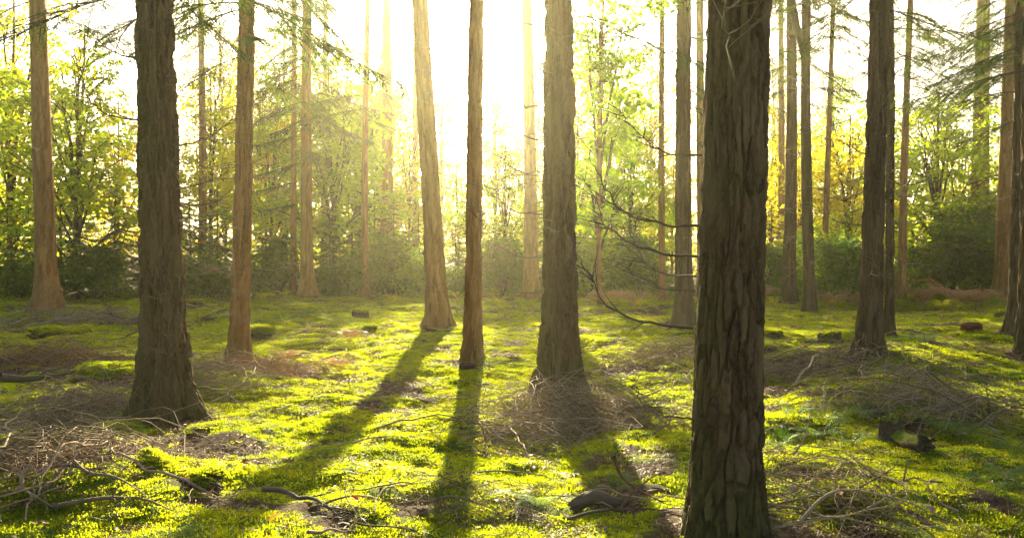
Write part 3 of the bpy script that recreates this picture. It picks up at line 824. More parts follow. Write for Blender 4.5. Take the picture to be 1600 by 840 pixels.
def build_tree(t):
    key, bx, by, tx, wpx, flare, height, cb, mat, label, ref = t
    p = POS[key]
    d = p.y
    r0 = wpx / F * d / 2
    z_top = EYE + HORIZON / F * d - p.z
    lean = ((((tx - 800) / F * d) - p.x) / z_top, 0.0)
    near = d < 6
    if near: seg, rows, bk, kn = 380, 520, 0.030, 9
    elif d < 10.5: seg, rows, bk, kn = 260, 320, 0.050, 5
    elif d < 20: seg, rows, bk, kn = 120, 160, 0.022, 0
    else: seg, rows, bk, kn = 40, 60, 0.010, 0
    seed = sum(ord(ch) for ch in key) % 60
    zn = 3.3 if near else (4.6 if d < 10.5 else min(height * 0.8, z_top + 0.5))
    bow = {'s': 0.05, 'c': 0.05, 'h': 0.0, 'p': 0.08, 'q': -0.10, 'x': 0.06}.get(key, rng.uniform(-0.06, 0.06))
    if near: bow = 0.03
    root = empty('conifer_tree', p)
    me, axis, radius = trunk_mesh('trunk', r0, height, flare, lean, mat, seg, rows, zn, bk, seed, bow, 0.050 if near else (0.072 if d < 10.5 else 0.085), kn, sharp=0.24 if near else 0.46)
    obj('trunk', me, root)
    base = np.array(p)
    for pts, br, sw in HAND.get(key, []):
        P = px_poly(pts, d, sw) - base
        obj('branch', branch_mesh(P, br * (0.8 if key == 'o' else 1.2), BRANCH_DARK if key == 'o' else TWIG, 14, 7, 0.38), root)
    for i in range(NB.get(key, 6)):
        h = rng.uniform(0.9, min(z_top * 0.98, height * 0.7)) if key not in ('o',) else rng.uniform(2.2, 3.4)
        az = rng.uniform(0, 2 * math.pi)
        a = axis(h)
        st = np.array(a) + np.array([math.cos(az), math.sin(az), 0]) * radius(h) * 0.8
        L = rng.uniform(0.4, 1.5) * (1.0 if d < 14 else 1.35)
        P = branch_curve(st, az, rng.uniform(-0.05, 0.25), L, rng.uniform(0.1, 0.55), rng.uniform(0.1, 0.6), 12, 0.10)
        br = rng.uniform(0.004, 0.008) * (1 if d < 14 else 1.35)
        obj('branch', branch_mesh(P, br, TWIG_PALE if (d > 11 and rng.random() < 0.5) else TWIG, 8, 5, 0.5), root)  # pale wood gives twigs of farther trunks a sunlit tone
    for (h, azd, bi) in LOWB.get(key, []):
        a = axis(h)
        az = R(azd) + rng.uniform(-0.2, 0.2)
        st = Vector(a) + Vector((math.cos(az), math.sin(az), 0)) * radius(h) * 0.6
        obj('bough', BOUGHS[bi], root, st, (0, rng.uniform(-0.1, 0.2), az), rng.uniform(0.85, 1.15) * (1.0 if d < 20 else 1.45))
    if cb:
        cr = CROWNS[(ord(key[-1]) * 7) % 3]
        a = axis(cb)
        L = (height - cb) / {0: 8.5, 1: 9.5, 2: 7.5}[(ord(key[-1]) * 7) % 3]
        obj('crown', cr, root, a, (0, 0, rng.uniform(0, 6.28)), (max(0.75, L ** 0.5), max(0.75, L ** 0.5), L * 1.04))
    if key == 'q':   # the second stem of the fork
        f0 = (EYE + (HORIZON - 75) / F * d) - p.z
        s = np.linspace(0, 1, 14)[:, None]
        a0 = np.array(axis(f0 - 0.5)); hh = height - f0 - 3
        P = a0 + s * np.array([-0.030 * hh - 0.12, 0.25, hh]) + np.array([-0.30, 0, 0]) * smooth(0, 0.22, s)
        V, Fs = tubes(P[None], (r0 * 0.68 * (1 - s[:, 0] * 0.65))[None], 20)
        obj('stem', mesh_of('stem', V, Fs, mat), root)
    if key == 'l':
        root.name = 'leafy_sapling'
    tag(root, label, 'tree', 'tall trunks of the wood')
    return root
TREES = {t[0]: build_tree(t) for t in TR}

# ------------------------------------------------------------------ leafy trees behind the clearing
def leafy_crown(name, lobes, n_spray, per, leaf, mat, spread=0.38, flat=0.35, limbs=True, trunk_h=None):
    """lobes: (x,y,z, rx,ry,rz) ellipsoids filled with sprays of leaf faces on fine twigs"""
    acc = Acc()
    w = np.array([l[3] * l[4] * l[5] for l in lobes]) ** 0.75
    pick = rng.choice(len(lobes), size=n_spray, p=w / w.sum())
    Lb = np.array(lobes)[pick]
    u = rand_dirs(n_spray) * (rng.uniform(0, 1, size=(n_spray, 1)) ** 0.38)
    cpos = Lb[:, :3] + u * Lb[:, 3:]
    # sprays that fan out from the lobe centre
    outd = unit(u * np.array([1, 1, 0.35]) + rng.normal(size=(n_spray, 3)) * 0.35)
    c = np.repeat(cpos, per, 0); o = np.repeat(outd, per, 0)
    n = len(c)
    side = unit(np.cross(o, np.array([0.05, 0.02, 1.0])))
    a = rng.uniform(-0.2, 1.0, size=(n, 1)) * spread * 1.3
    b = rng.normal(size=(n, 1)) * spread * 0.42
    zz = rng.normal(size=(n, 1)) * spread * flat * 0.5 - 0.12 * a
    P = c + o * a + side * b + np.array([0, 0, 1.0]) * zz
    dv = unit(o * 0.6 + side * np.sign(b) * 0.7 + rng.normal(size=(n, 3)) * 0.45 + np.array([0, 0, -0.35]))
    ln = leaf * rng.uniform(0.6, 1.25, size=(n, 1))
    up = unit(rng.normal(size=(n, 3)) * 0.7 + np.array([0, 0, 1.0]))
    wv = unit(np.cross(dv, up)) * ln * 0.36
    acc.add(*rhombi(P, P + dv * ln, wv, up * ln * -0.06), 0)
    # twigs through the sprays
    tw = np.stack([cpos - outd * spread * 0.9, cpos, cpos + outd * spread * 1.2 - np.array([0, 0, 0.12 * spread])], 1)
    acc.add(*tubes(tw, np.tile(np.array([0.008, 0.005, 0.002]), (n_spray, 1)), 3), 1)
    if limbs:
        for l in lobes:
            s = np.linspace(0, 1, 9)[:, None]
            top = np.array(l[:3])
            base = np.array([0, 0, max(0.3, top[2] * 0.45)])
            Pm = base + (top + np.array([0, 0, l[5] * 0.4]) - base) * s + np.array([0, 0, 0.25]) * np.sin(s * math.pi) + rng.normal(size=(9, 3)) * 0.05 * s
            acc.add(*tubes(Pm[None], (0.05 * (1 - s[:, 0] * 0.8))[None], 6), 1)
            for q in range(7):
                e = top + rand_dirs(1)[0] * np.array(l[3:]) * rng.uniform(0.5, 1)
                st = Pm[rng.integers(3, 8)]
                mid = (st + e) / 2 + np.array([0, 0, 0.15])
                acc.add(*tubes(np.stack([st, mid, e])[None], np.array([[0.022, 0.014, 0.005]]), 4), 1)
    return acc.mesh(name, [mat, BRANCH_DARK], False)

def random_lobes(h, r, n, low=0.25):
    out = []
    for i in range(n):
        f = (i + rng.uniform(0.1, 0.9)) / n
        z = h * (low + (1 - low) * f * 0.92)
        rr = r * (0.55 + 0.6 * math.sin(math.pi * min(1, 0.15 + f * 0.85))) * rng.uniform(0.6, 1.0)
        az = i * 2.399 + rng.uniform(-0.5, 0.5)
        off = r * rng.uniform(0.25, 0.8) * (1 - 0.6 * f)
        out.append((math.cos(az) * off, math.sin(az) * off, z, rr * 0.62, rr * 0.62, rr * 0.30))
    return out

DEC = []
for i, (h, r, mat) in enumerate([(9, 2.9, LEAF_GREEN), (10, 3.0, LEAF_YELLOW), (8, 3.2, LEAF_GREEN), (10, 2.6, LEAF_YELLOW), (9, 3.0, LEAF_GREEN)]):
    DEC.append((leafy_crown('crown', random_lobes(h, r, 13, 0.18), 330, 26, 0.16, mat), h))
DEC.append((leafy_crown('crown', random_lobes(14, 3.4, 18, 0.22), 420, 20, 0.17, LEAF_YELLOW, 0.5), 14))
DEC.append((leafy_crown('crown', random_lobes(14, 3.0, 18, 0.25), 440, 20, 0.17, LEAF_GREEN, 0.5), 14))
DEC.append((leafy_crown('crown', random_lobes(17, 3.3, 22, 0.22), 330, 18, 0.18, LEAF_YELLOW, 0.6), 17))
DEC.append((leafy_crown('crown', random_lobes(17, 3.6, 24, 0.2), 640, 20, 0.19, LEAF_GREEN, 0.6), 17))
DEC.append((leafy_crown('crown', random_lobes(17, 3.4, 24, 0.2), 600, 20, 0.19, LEAF_YELLOW, 0.6), 17))
DEC_TRUNKS = []
for i in range(3):
    DEC_TRUNKS.append(trunk_mesh('trunk', 0.085 + 0.02 * i, 9.0, 0.4, (rng.uniform(-0.03, 0.03), 0), BARK_GREY, 14, 20, 3.0, 0.004, 40 + i, 0.1, 0.05, 0, 0.2)[0])

def leafy(px, d, h, label, proto, name='leafy_tree', group='leafy trees behind the clearing', dz=0.0):
    x = (px - 800) / F * d
    p = on_ground(x, d, dz)
    root = empty(name, p, rng.uniform(0, 6.28))
    me, hh = DEC[proto]
    s = h / hh
    st = h / 9.0
    obj('trunk', DEC_TRUNKS[proto % 3], root, scl=(min(st, 1.2), min(st, 1.2), st * 0.95))
    obj('crown', me, root, scl=(s * rng.uniform(0.95, 1.15), s * rng.uniform(0.95, 1.15), s))
    tag(root, label, 'tree', group)
    return root

LEAFY = [
 (20, 36, 14.5, 1, 'yellow-green leafy tree filling the corner left of the far left trunk'),
 (120, 31, 11.0, 0, 'bright green leafy tree between the far left trunk and the thick left trunk'),
 (185, 44, 11.0, 3, 'taller sunlit yellow tree behind the bright green one left of the thick left trunk'),
 (330, 46, 12.5, 1, 'yellow leafy tree showing behind the hazy left trunk'),
 (425, 40, 11.5, 3, 'golden leafy tree between the reddish trunk and the thin pale trunk'),
 (520, 38, 11.5, 0, 'green leafy tree behind the faint trunk right of the fir sprays'),
 (560, 52, 13.5, 2, 'pale green tree in the mist behind the slender yellowish trunk'),
 (640, 48, 9.5, 1, 'hazy yellow tree under the sun glow left of the leaning trunk'),
 (715, 54, 8.5, 4, 'low misty tree between the leaning trunk and the sunlit slim trunk'),
 (790, 44, 8.5, 2, 'hazy green tree between the sunlit slim trunk and the thick central trunk'),
 (905, 47, 10.5, 1, 'yellow-green tree just right of the thick central trunk'),
 (985, 42, 9.0, 4, 'broad green tree between the pole-thin trunk and the slender tan trunk'),
 (1050, 50, 8.5, 3, 'golden misty tree behind the grey trunk'),
 (1205, 48, 9.5, 1, 'orange-yellow tree right of the huge foreground trunk'),
 (1250, 40, 8.0, 3, 'yellow tree glowing behind the forked trunk'),
 (1325, 36, 8.5, 1, 'bright yellow tree between the thin slanting trunk and the dark right trunk'),
 (1400, 44, 11.0, 0, 'tall green tree behind the smooth tan trunk'),
 (1465, 38, 10.0, 2, 'bright green tree between the smooth tan trunk and the massive hazy trunk'),
 (1500, 48, 9.5, 3, 'yellow tree in the mist left of the massive hazy trunk'),
 (1590, 42, 11.0, 0, 'leafy tree behind the orange trunk at the right edge'),
 (530, 60, 19.0, 9, 'tall thin-crowned yellow tree left of the slender yellowish trunk'),
 (595, 57, 18.0, 8, 'tall sparse green tree behind the hazy wide trunk'),
 (690, 62, 19.0, 7, 'sparse misty yellow tree under the sun right of the leaning trunk'),
 (775, 66, 19.5, 7, 'sparse misty tree right of the sunlit slim trunk in the brightest glow'),
 (862, 60, 19.0, 9, 'sparse yellow tree partly behind the thick central trunk'),
 (935, 56, 18.5, 8, 'tall sparse green tree behind the pole-thin trunk'),
 (1015, 58, 18.5, 9, 'tall sparse yellow tree left of the slender tan trunk'),
 (1300, 58, 16.0, 8, 'sparse green tree behind the thin slanting trunk'),
 (352, 54, 18.5, 9, 'tall yellow tree showing above the hazy left trunk'),
 (445, 55, 18.5, 8, 'tall green tree rising behind the thin pale trunk'),
 (1215, 56, 16.5, 9, 'tall yellow tree rising behind the grey twiggy trunk'),
 (1670, 40, 13.0, 1, 'leafy tree whose side just enters the picture at the right edge'),
 (-70, 38, 13.0, 0, 'leafy tree whose side just enters the picture at the left edge'),
]
for (px, d, h, pr, lab) in LEAFY:
    leafy(px, d, h, lab, pr)

# the large-leaved sapling in front of the misty wood
mp_lobes = [(0.5, 0, 5.4, 1.0, 0.9, 0.55), (-0.4, 0.2, 4.2, 0.9, 0.8, 0.5), (0.7, -0.2, 6.6, 0.9, 0.9, 0.5), (-0.2, 0, 3.0, 0.7, 0.7, 0.35), (0.9, 0.1, 3.9, 0.7, 0.6, 0.3), (0.1, 0, 7.8, 1.0, 1.0, 0.5), (-0.5, 0, 9.0, 1.0, 1.0, 0.5), (0.9, 0, 9.8, 1.1, 1.0, 0.5), (0.0, 0, 10.8, 0.9, 0.9, 0.5)]
obj('crown', leafy_crown('crown', mp_lobes, 230, 22, 0.19, LEAF_GREEN, 0.42, 0.5), TREES['l'])

# far wood, a closed mass of crowns beyond the leafy trees
def far_wood():
    lob = []
    for i in range(170):
        a = R(rng.uniform(-46, 46)); d = rng.uniform(62, 90)
        x, y = math.sin(a) * d, math.cos(a) * d
        hmax = 6.0 + 0.5 * abs(math.degrees(a) + 2) / 35
        z = float(H(x, y)) + rng.uniform(0.5, hmax)
        lob.append((x, y, z, 2.6, 2.6, 1.3))
    return leafy_crown('far_wood', lob, 3600, 18, 0.34, LEAF_YELLOW, 0.9, 0.5, limbs=False)
tag(obj('far_wood', far_wood()), 'hazy mass of leafy trees far behind the clearing', 'wood', kind='stuff')

# ------------------------------------------------------------------ young spruces and shrubs along the edge of the clearing
def spruce_mesh(h, r, nb):
    protos = [bough(1.0, 10, 0.75, 0.020, 0.11, 0.12, 0.25) for _ in range(3)]
    bs, xs = [], []
    for i in range(nb):
        f = (i + rng.uniform(0, 1)) / nb
        z = h * (0.05 + 0.93 * f)
        L = r * (1 - f) ** 0.85 * rng.uniform(0.65, 1.1) + 0.12
        M = Matrix.Translation((0, 0, z)) @ Matrix.Rotation(i * 2.399, 4, 'Z') @ Matrix.Rotation(rng.uniform(-0.15, 0.25), 4, 'Y') @ Matrix.Scale(L, 4)
        bs.append(protos[i % 3]); xs.append(M)
    return bough_mesh('crown', bs, xs, SPRUCE, BRANCH_DARK)
SPR = [(spruce_mesh(4.0, 1.35, 62), 4.0), (spruce_mesh(3.4, 1.5, 54), 3.4)]
SPR_TRUNK = trunk_mesh('trunk', 0.045, 3.9, 0.4, (0, 0), BARK_GREY, 8, 8, 1.0, 0, 5, 0.02, 0.05, 0, 0.15)[0]
SPRUCES = [
 (12, 33, 4.6, 'dark young spruce at the left edge behind the far left trunk'),
 (125, 35, 4.4, 'dark young spruce just right of the far left trunk'),
 (180, 32, 5.2, 'taller dark spruce left of the thick left trunk'),
 (297, 34, 4.6, 'dark spruce right behind the thick left trunk'),
 (340, 38, 5.4, 'bushy spruce between the hazy left trunk and the reddish trunk'),
 (415, 40, 4.0, 'shaded spruce right of the reddish trunk'),
 (515, 36, 4.6, 'green spruce right of the spray-hung trunk'),
 (550, 40, 5.4, 'taller spruce left of the slender yellowish trunk'),
 (615, 37, 4.6, 'misty spruce at the foot of the hazy wide trunk'),
 (655, 42, 4.2, 'pale misty spruce just left of the leaning trunk'),
 (712, 40, 3.6, 'misty spruce between the leaning trunk and the sunlit slim trunk'),
 (780, 42, 4.2, 'hazy spruce right of the sunlit slim trunk'),
 (912, 44, 4.4, 'hazy spruce right of the thick central trunk'),
 (985, 40, 4.2, 'spruce left of the slender tan trunk'),
 (1205, 36, 4.4, 'dark spruce right of the huge foreground trunk'),
 (1248, 38, 3.6, 'dark spruce between the grey twiggy trunk and the forked trunk'),
 (1460, 36, 3.8, 'dark spruce behind the dry bracken heap'),
 (1500, 40, 4.4, 'dark spruce left of the massive hazy trunk'),
 (60, 41, 5.5, 'spruce hidden deeper behind the far left trunk'),
 (95, 38, 6.5, 'broad dark spruce right behind the far left trunk'),
 (275, 40, 6.5, 'tall dark spruce right of the thick left trunk'),
 (585, 44, 6.0, 'tall hazy spruce left of the hazy wide trunk'),
 (740, 46, 5.5, 'faint spruce right behind the sunlit slim trunk'),
 (850, 44, 5.5, 'faint spruce behind the thick central trunk'),
 (955, 42, 5.5, 'tall hazy spruce right of the pole-thin trunk'),
 (240, 42, 5.6, 'tall spruce standing deeper behind the thick left trunk'),
]
for i, (px, d, h, lab) in enumerate(SPRUCES):
    me, hh = SPR[i % 2]
    x = (px - 800) / F * d
    root = empty('young_spruce', on_ground(x, d), rng.uniform(0, 6.28))
    s = h / hh
    obj('trunk', SPR_TRUNK, root, scl=(s, s, h / 4.0 * 0.98))
    obj('crown', me, root, scl=(s, s, s))
    tag(root, lab, 'spruce', 'young spruces along the clearing edge')

SHR = [leafy_crown('crown', random_lobes(2.0, 1.5, 8, 0.15), 240, 18, 0.12, LEAF_SHRUB, 0.28, 0.6, limbs=False),
       leafy_crown('crown', random_lobes(1.6, 1.6, 8, 0.12), 220, 18, 0.11, LEAF_SHRUB, 0.26, 0.6, limbs=False),
       leafy_crown('crown', random_lobes(2.4, 1.3, 8, 0.12), 240, 18, 0.12, LEAF_GREEN, 0.28, 0.6, limbs=False)]
def shrub_stems():
    n = 9
    az = rng.uniform(0, 6.28, n)
    P = np.zeros((n, 5, 3))
    for k in range(5):
        f = k / 4
        P[:, k, 0] = np.cos(az) * f * 0.7; P[:, k, 1] = np.sin(az) * f * 0.7; P[:, k, 2] = -0.1 + f * 1.6
    V, Fs = tubes(P, np.tile(np.array([0.02, 0.017, 0.013, 0.009, 0.004]), (n, 1)), 4)
    return mesh_of('stems', V, Fs, BRANCH_DARK)
SHR_STEM = shrub_stems()
SHRUBS = [
 (30, 29, 1.0, 1, 'low green shrub left of the far left trunk'),
 (150, 30, 1.1, 0, 'low green shrub right of the far left trunk'),
 (330, 31, 1.0, 1, 'low shrub between the thick left trunk and the reddish trunk'),
 (435, 34, 1.1, 0, 'low shrub left of the thin pale trunk'),
 (525, 33, 1.1, 1, 'sunlit shrub between the spray-hung trunk and the slender yellowish trunk'),
 (600, 35, 1.2, 0, 'shrub right of the slender yellowish trunk'),
 (650, 34, 1.0, 2, 'sunlit shrub left of the leaning trunk'),
 (715, 34, 1.0, 1, 'hazy shrub between the leaning trunk and the sunlit slim trunk'),
 (785, 37, 1.2, 0, 'hazy shrub left of the half hidden trunk'),
 (920, 36, 1.2, 2, 'hazy shrub right of the thick central trunk'),
 (1000, 34, 1.2, 0, 'green shrub left of the slender tan trunk'),
 (1200, 31, 1.2, 0, 'green shrub between the huge foreground trunk and the grey twiggy trunk'),
 (1300, 33, 1.4, 2, 'bright shrub between the thin slanting trunk and the dark right trunk'),
 (1325, 29, 1.1, 0, 'green leafy shrub left of the dark right trunk'),
 (1432, 35, 1.4, 2, 'bright green shrub right of the smooth tan trunk'),
 (1480, 33, 1.5, 0, 'tall green shrub above the dry bracken heap'),
 (1535, 34, 1.6, 0, 'large green shrub at the foot of the massive hazy trunk'),
 (1600, 33, 1.5, 1, 'green shrub right of the orange trunk'),
]
for (px, d, s, k, lab) in SHRUBS:
    x = (px - 800) / F * d
    root = empty('shrub', on_ground(x, d), rng.uniform(0, 6.28))
    s *= rng.uniform(0.8, 1.35)
    obj('crown', SHR[k], root, scl=s)
    obj('stems', SHR_STEM, root, scl=s)
    tag(root, lab, 'shrub', 'shrubs along the clearing edge')

# ------------------------------------------------------------------ moss, grass, litter (uncountable ground cover)
def scatter_group(name):
    ng = bpy.data.node_groups.new(name, 'GeometryNodeTree')
    ng.interface.new_socket('Geometry', in_out='INPUT', socket_type='NodeSocketGeometry')
    ng.interface.new_socket('Geometry', in_out='OUTPUT', socket_type='NodeSocketGeometry')
    gi = ng.nodes.new('NodeGroupInput'); go = ng.nodes.new('NodeGroupOutput')
    sep = ng.nodes.new('GeometryNodeSeparateGeometry'); sep.domain = 'POINT'
    def attr(n, typ):
        a = ng.nodes.new('GeometryNodeInputNamedAttribute'); a.data_type = typ
        a.inputs['Name'].default_value = n
        return [s for s in a.outputs if s.enabled and s.name == 'Attribute'][0]
    ng.links.new(gi.outputs[0], sep.inputs['Geometry'])
    ng.links.new(attr('is_point', 'BOOLEAN'), sep.inputs['Selection'])
    iop = ng.nodes.new('GeometryNodeInstanceOnPoints')
    ng.links.new(sep.outputs['Selection'], iop.inputs['Points'])
    ng.links.new(sep.outputs['Inverted'], iop.inputs['Instance'])
    ng.links.new(attr('turn', 'FLOAT_VECTOR'), iop.inputs['Rotation'])
    ng.links.new(attr('size', 'FLOAT_VECTOR'), iop.inputs['Scale'])
    ng.links.new(iop.outputs[0], go.inputs[0])
    return ng
SCATTER = scatter_group('scatter')

def scatter(name, V, Fs, pts, turn, size, mat, label, cat, smooth_shade=False):
    nv, npt = len(V), len(pts)
    Vall = np.concatenate([V, pts])
    isp = np.concatenate([np.zeros(nv, bool), np.ones(npt, bool)])
    tv = np.concatenate([np.zeros((nv, 3)), turn]); sv = np.concatenate([np.ones((nv, 3)), size])
    me = mesh_of(name, Vall, Fs, mat, smooth_shade, {'is_point': ('BOOLEAN', isp), 'turn': ('FLOAT_VECTOR', tv), 'size': ('FLOAT_VECTOR', sv)})
    o = obj(name, me)
    md = o.modifiers.new('scatter', 'NODES')
    md.node_group = SCATTER
    return tag(o, label, cat, kind='stuff')

def wedge_points(dmin, dmax, dens0, d0, falloff, half_deg=41):
    """random ground points, density dens0 per square metre up to d0, thinning with distance"""
    dd = np.linspace(dmin, dmax, 400)
    rho = dens0 * np.minimum(1, (d0 / dd) ** falloff)
    w = rho * dd * 2 * R(half_deg)
    cdf = np.concatenate([[0], np.cumsum((w[1:] + w[:-1]) / 2 * np.diff(dd))])
    n = int(cdf[-1])
    d = np.interp(rng.uniform(0, cdf[-1], n), cdf, dd)
    a = rng.uniform(-R(half_deg), R(half_deg), n)
    return np.sin(a) * d, np.cos(a) * d, d

def moss_tuft(nblades, rad, hmin, hmax, wid):
    r = rad * np.sqrt(rng.uniform(0, 1, nblades)); a = rng.uniform(0, 6.28, nblades)
    A = np.stack([np.cos(a) * r, np.sin(a) * r, np.full(nblades, -0.012)], -1)
    dome = (1 - (r / rad) ** 2)
    h = rng.uniform(hmin, hmax, nblades) * (0.55 + 0.45 * dome)
    dv = unit(np.stack([np.cos(a) * r / rad * 0.9, np.sin(a) * r / rad * 0.9, np.full(nblades, 0.9)], -1) + rng.normal(size=(nblades, 3)) * 0.6)
    B = A + dv * h[:, None]
    W = unit(np.cross(dv, rand_dirs(nblades))) * wid
    return rhombi(A, B, W, rng.normal(size=(nblades, 3)) * wid * 0.4)

for i in range(3):
    x, y, d = wedge_points(2.2, 44, 115, 9.0, 1.35)
    m = moss_amount(x, y)
    keep = rng.uniform(0, 1, len(x)) < smooth(0.40, 0.66, m) * 0.97 + 0.02
    x, y, d, m = x[keep], y[keep], d[keep], m[keep]
    n = len(x)
    pts = np.stack([x, y, H(x, y)], -1)
    turn = np.stack([rng.normal(0, 0.12, n), rng.normal(0, 0.12, n), rng.uniform(0, 6.28, n)], -1)
    s = np.clip((d / 9) ** 0.68, 1.0, 2.8) * rng.uniform(0.65, 1.3, n)
    hz = s * rng.uniform(0.7, 1.25, n) * (0.65 + 0.6 * noise(x / 0.45, y / 0.45, seed=5))
    V, Fs = moss_tuft((90, 110, 80)[i], 0.085, 0.014, 0.036, 0.0042)
    scatter('moss', V, Fs, pts, turn, np.stack([s, s, hz], -1), MOSS, 'soft yellow-green moss carpet covering the forest floor', 'moss')

# a few longer grass blades and shoots
V, Fs = moss_tuft(16, 0.06, 0.06, 0.16, 0.0028)
x, y, d = wedge_points(2.4, 38, 6, 8, 1.0)
k = (rng.uniform(0, 1, len(x)) < 0.25 + 0.75 * smooth(0.5, 0.75, noise(x / 1.8, y / 1.8, seed=91))) & (moss_amount(x, y) > 0.4)
x, y = x[k], y[k]; n = len(x)
s = rng.uniform(0.6, 1.25, n)
scatter('grass', V, Fs, np.stack([x, y, H(x, y)], -1), np.stack([rng.normal(0, 0.2, n), rng.normal(0, 0.2, n), rng.uniform(0, 6.28, n)], -1), np.stack([s, s, s], -1), GRASS,
        'thin grass blades sprinkled through the moss', 'grass')

# dead needles and crumbled leaves
def litter_patch(n, rad, ln, wd):
    r = rad * np.sqrt(rng.uniform(0, 1, n)); a = rng.uniform(0, 6.28, n)
    A = np.stack([np.cos(a) * r, np.sin(a) * r, rng.uniform(0.003, 0.03, n)], -1)
    az = rng.uniform(0, 6.28, n)
    dv = unit(np.stack([np.cos(az), np.sin(az), rng.normal(0, 0.25, n)], -1))
    l = ln * rng.uniform(0.5, 1.4, n)
    up = unit(rng.normal(size=(n, 3)) * 0.35 + np.array([0, 0, 1.0]))
    return rhombi(A, A + dv * l[:, None], unit(np.cross(dv, up)) * wd, up * 0.004)
for (nm, npatch, ln, wd, dens, lab) in [('needle_litter', 46, 0.085, 0.0028, 42, 'brown dead needles and stalks lying between the moss'), ('leaf_litter', 5, 0.048, 0.015, 14, 'small brown crumbled leaves strewn over the forest floor')]:
    V, Fs = litter_patch(npatch, 0.12, ln, wd)
    x, y, d = wedge_points(2.2, 42, dens, 9, 1.15)
    m = moss_amount(x, y)
    k = rng.uniform(0, 1, len(x)) < np.clip(1.0 - smooth(0.25, 0.62, m) * (0.84 if nm == 'needle_litter' else 0.66), 0, 1)
    x, y, d = x[k], y[k], d[k]; n = len(x)
    s = np.clip((d / 9) ** 0.6, 1, 2.4) * rng.uniform(0.7, 1.3, n)
    scatter(nm, V, Fs, np.stack([x, y, H(x, y) + 0.006], -1), np.stack([rng.normal(0, 0.08, n), rng.normal(0, 0.08, n), rng.uniform(0, 6.28, n)], -1), np.stack([s, s, s], -1), LITTER, lab, 'litter')

# loose thin twigs
def twig_curves(n, cx, cy, length, arch, jitter=0.06, k=7, lift=0.01):
    az = rng.uniform(0, 6.28, n)
    t = np.linspace(-0.5, 0.5, k)[None, :]
    bend = rng.normal(0, 0.30, (n, 1)) * length[:, None]
    X = cx[:, None] + np.cos(az)[:, None] * t * length[:, None] - np.sin(az)[:, None] * bend * (1 - 4 * t * t)
    Y = cy[:, None] + np.sin(az)[:, None] * t * length[:, None] + np.cos(az)[:, None] * bend * (1 - 4 * t * t)
    Zt = H(X.ravel(), Y.ravel()).reshape(n, k)
    Zt = np.maximum(Zt, (Zt[:, :1] * (0.5 - t) + Zt[:, -1:] * (t + 0.5)))
    tilt = rng.uniform(-0.5, 0.5, (n, 1)) * arch[:, None]
    Z = Zt + lift + arch[:, None] * (1 - 4 * t * t) * 0.9 + np.maximum(0, tilt * t * 2)
    P = np.stack([X, Y, Z], -1) + rng.normal(size=(n, k, 3)) * jitter * length[:, None, None] * 0.25
    return P

def loose_twigs():
    x, y, d = wedge_points(2.4, 34, 11.0, 8, 0.9)
    dens = 0.25 + 0.75 * smooth(0.25, 0.8, bare(x, y)) + 0.3 * smooth(0.5, 0.7, noise(x / 2.2, y / 2.2, seed=33))
    k = rng.uniform(0, 1, len(x)) < dens
    x, y, d = x[k], y[k], d[k]; n = len(x)
    L = rng.uniform(0.08, 0.5, n) * np.clip(d / 9, 0.8, 1.8)
    P = twig_curves(n, x, y, L, L * rng.uniform(0.0, 0.14, n), lift=0.035)
    r = rng.uniform(0.0015, 0.004, n) * np.clip(d / 9, 0.9, 1.7)
    V, Fs = tubes(P, r[:, None] * (1 - np.linspace(0, 0.6, 7))[None, :], 4)
    return mesh_of('twig_litter', V, Fs, TWIG_PALE)
tag(obj('twig_litter', loose_twigs()), 'short pale dead twigs strewn across the moss', 'twigs', kind='stuff')

# ------------------------------------------------------------------ brush heaps
def brush_heap(px, py, rx, ry, height, n, label, mats=(TWIG, TWIG_PALE, TWIG_PALE), sticks=9, lens=(0.35, 1.2), thick=(0.0018, 0.0048), name='brush_heap'):
    c = ray_ground(px, py)
    root = empty(name, c)
    base = np.array(c)
    def batch(m, lo, hi, tlo, thi, mat, sides, nm):
        u = rng.normal(size=(m, 2)) * 0.52
        cx, cyy = c.x + u[:, 0] * rx, c.y + u[:, 1] * ry
        L = rng.uniform(lo, hi, m)
        lev = np.exp(-(u ** 2).sum(1) * 1.3) * height * rng.uniform(0, 1, m)
        kk = 9 if m > 1 else 15
        P = twig_curves(m, cx, cyy, L, L * rng.uniform(0.0, 0.28 if m > 1 else 0.10, m), 0.07 if m > 1 else 0.03, kk)
        P[:, :, 2] += lev[:, None] * (1 - 0.8 * np.abs(np.linspace(-1, 1, kk))[None, :] ** 1.5)
        r = rng.uniform(tlo, thi, m) * max(1.0, c.y / 9)
        V, Fs = tubes(P - base, r[:, None] * (1 - np.linspace(0, 0.65, kk))[None, :], sides)
        return mesh_of(nm, V, Fs, mat)
    for k, mat in enumerate(mats):
        o = obj('twigs', batch(int(n * 0.62) // len(mats), *lens, *thick, mat, 4, 'twigs'), root)
        o['kind'] = 'stuff'
    for k in range(sticks):
        obj('stick', batch(1, lens[1] * 0.8, lens[1] * 1.6, thick[1] * 1.3, thick[1] * 2.6, mats[k % len(mats)], 7, 'stick'), root)
    tag(root, label, 'brush', 'heaps of dead brush')
    return root
brush_heap(905, 665, 0.95, 0.75, 0.40, 800, 'large tangled twig heap round the foot of the thick central trunk', sticks=14)
brush_heap(820, 690, 0.6, 0.6, 0.10, 200, 'thin spread of twigs left of the large tangled heap', sticks=5)
brush_heap(140, 655, 0.85, 0.75, 0.30, 560, 'grey tangle of sticks left of the thick left trunk', sticks=14)
brush_heap(60, 735, 0.7, 0.5, 0.10, 260, 'low scatter of sticks in the shade at the lower left edge', sticks=10)
brush_heap(70, 572, 1.2, 1.0, 0.35, 420, 'dark brown brush with a fallen stem at the left edge', sticks=10, mats=(TWIG, BRACKEN))
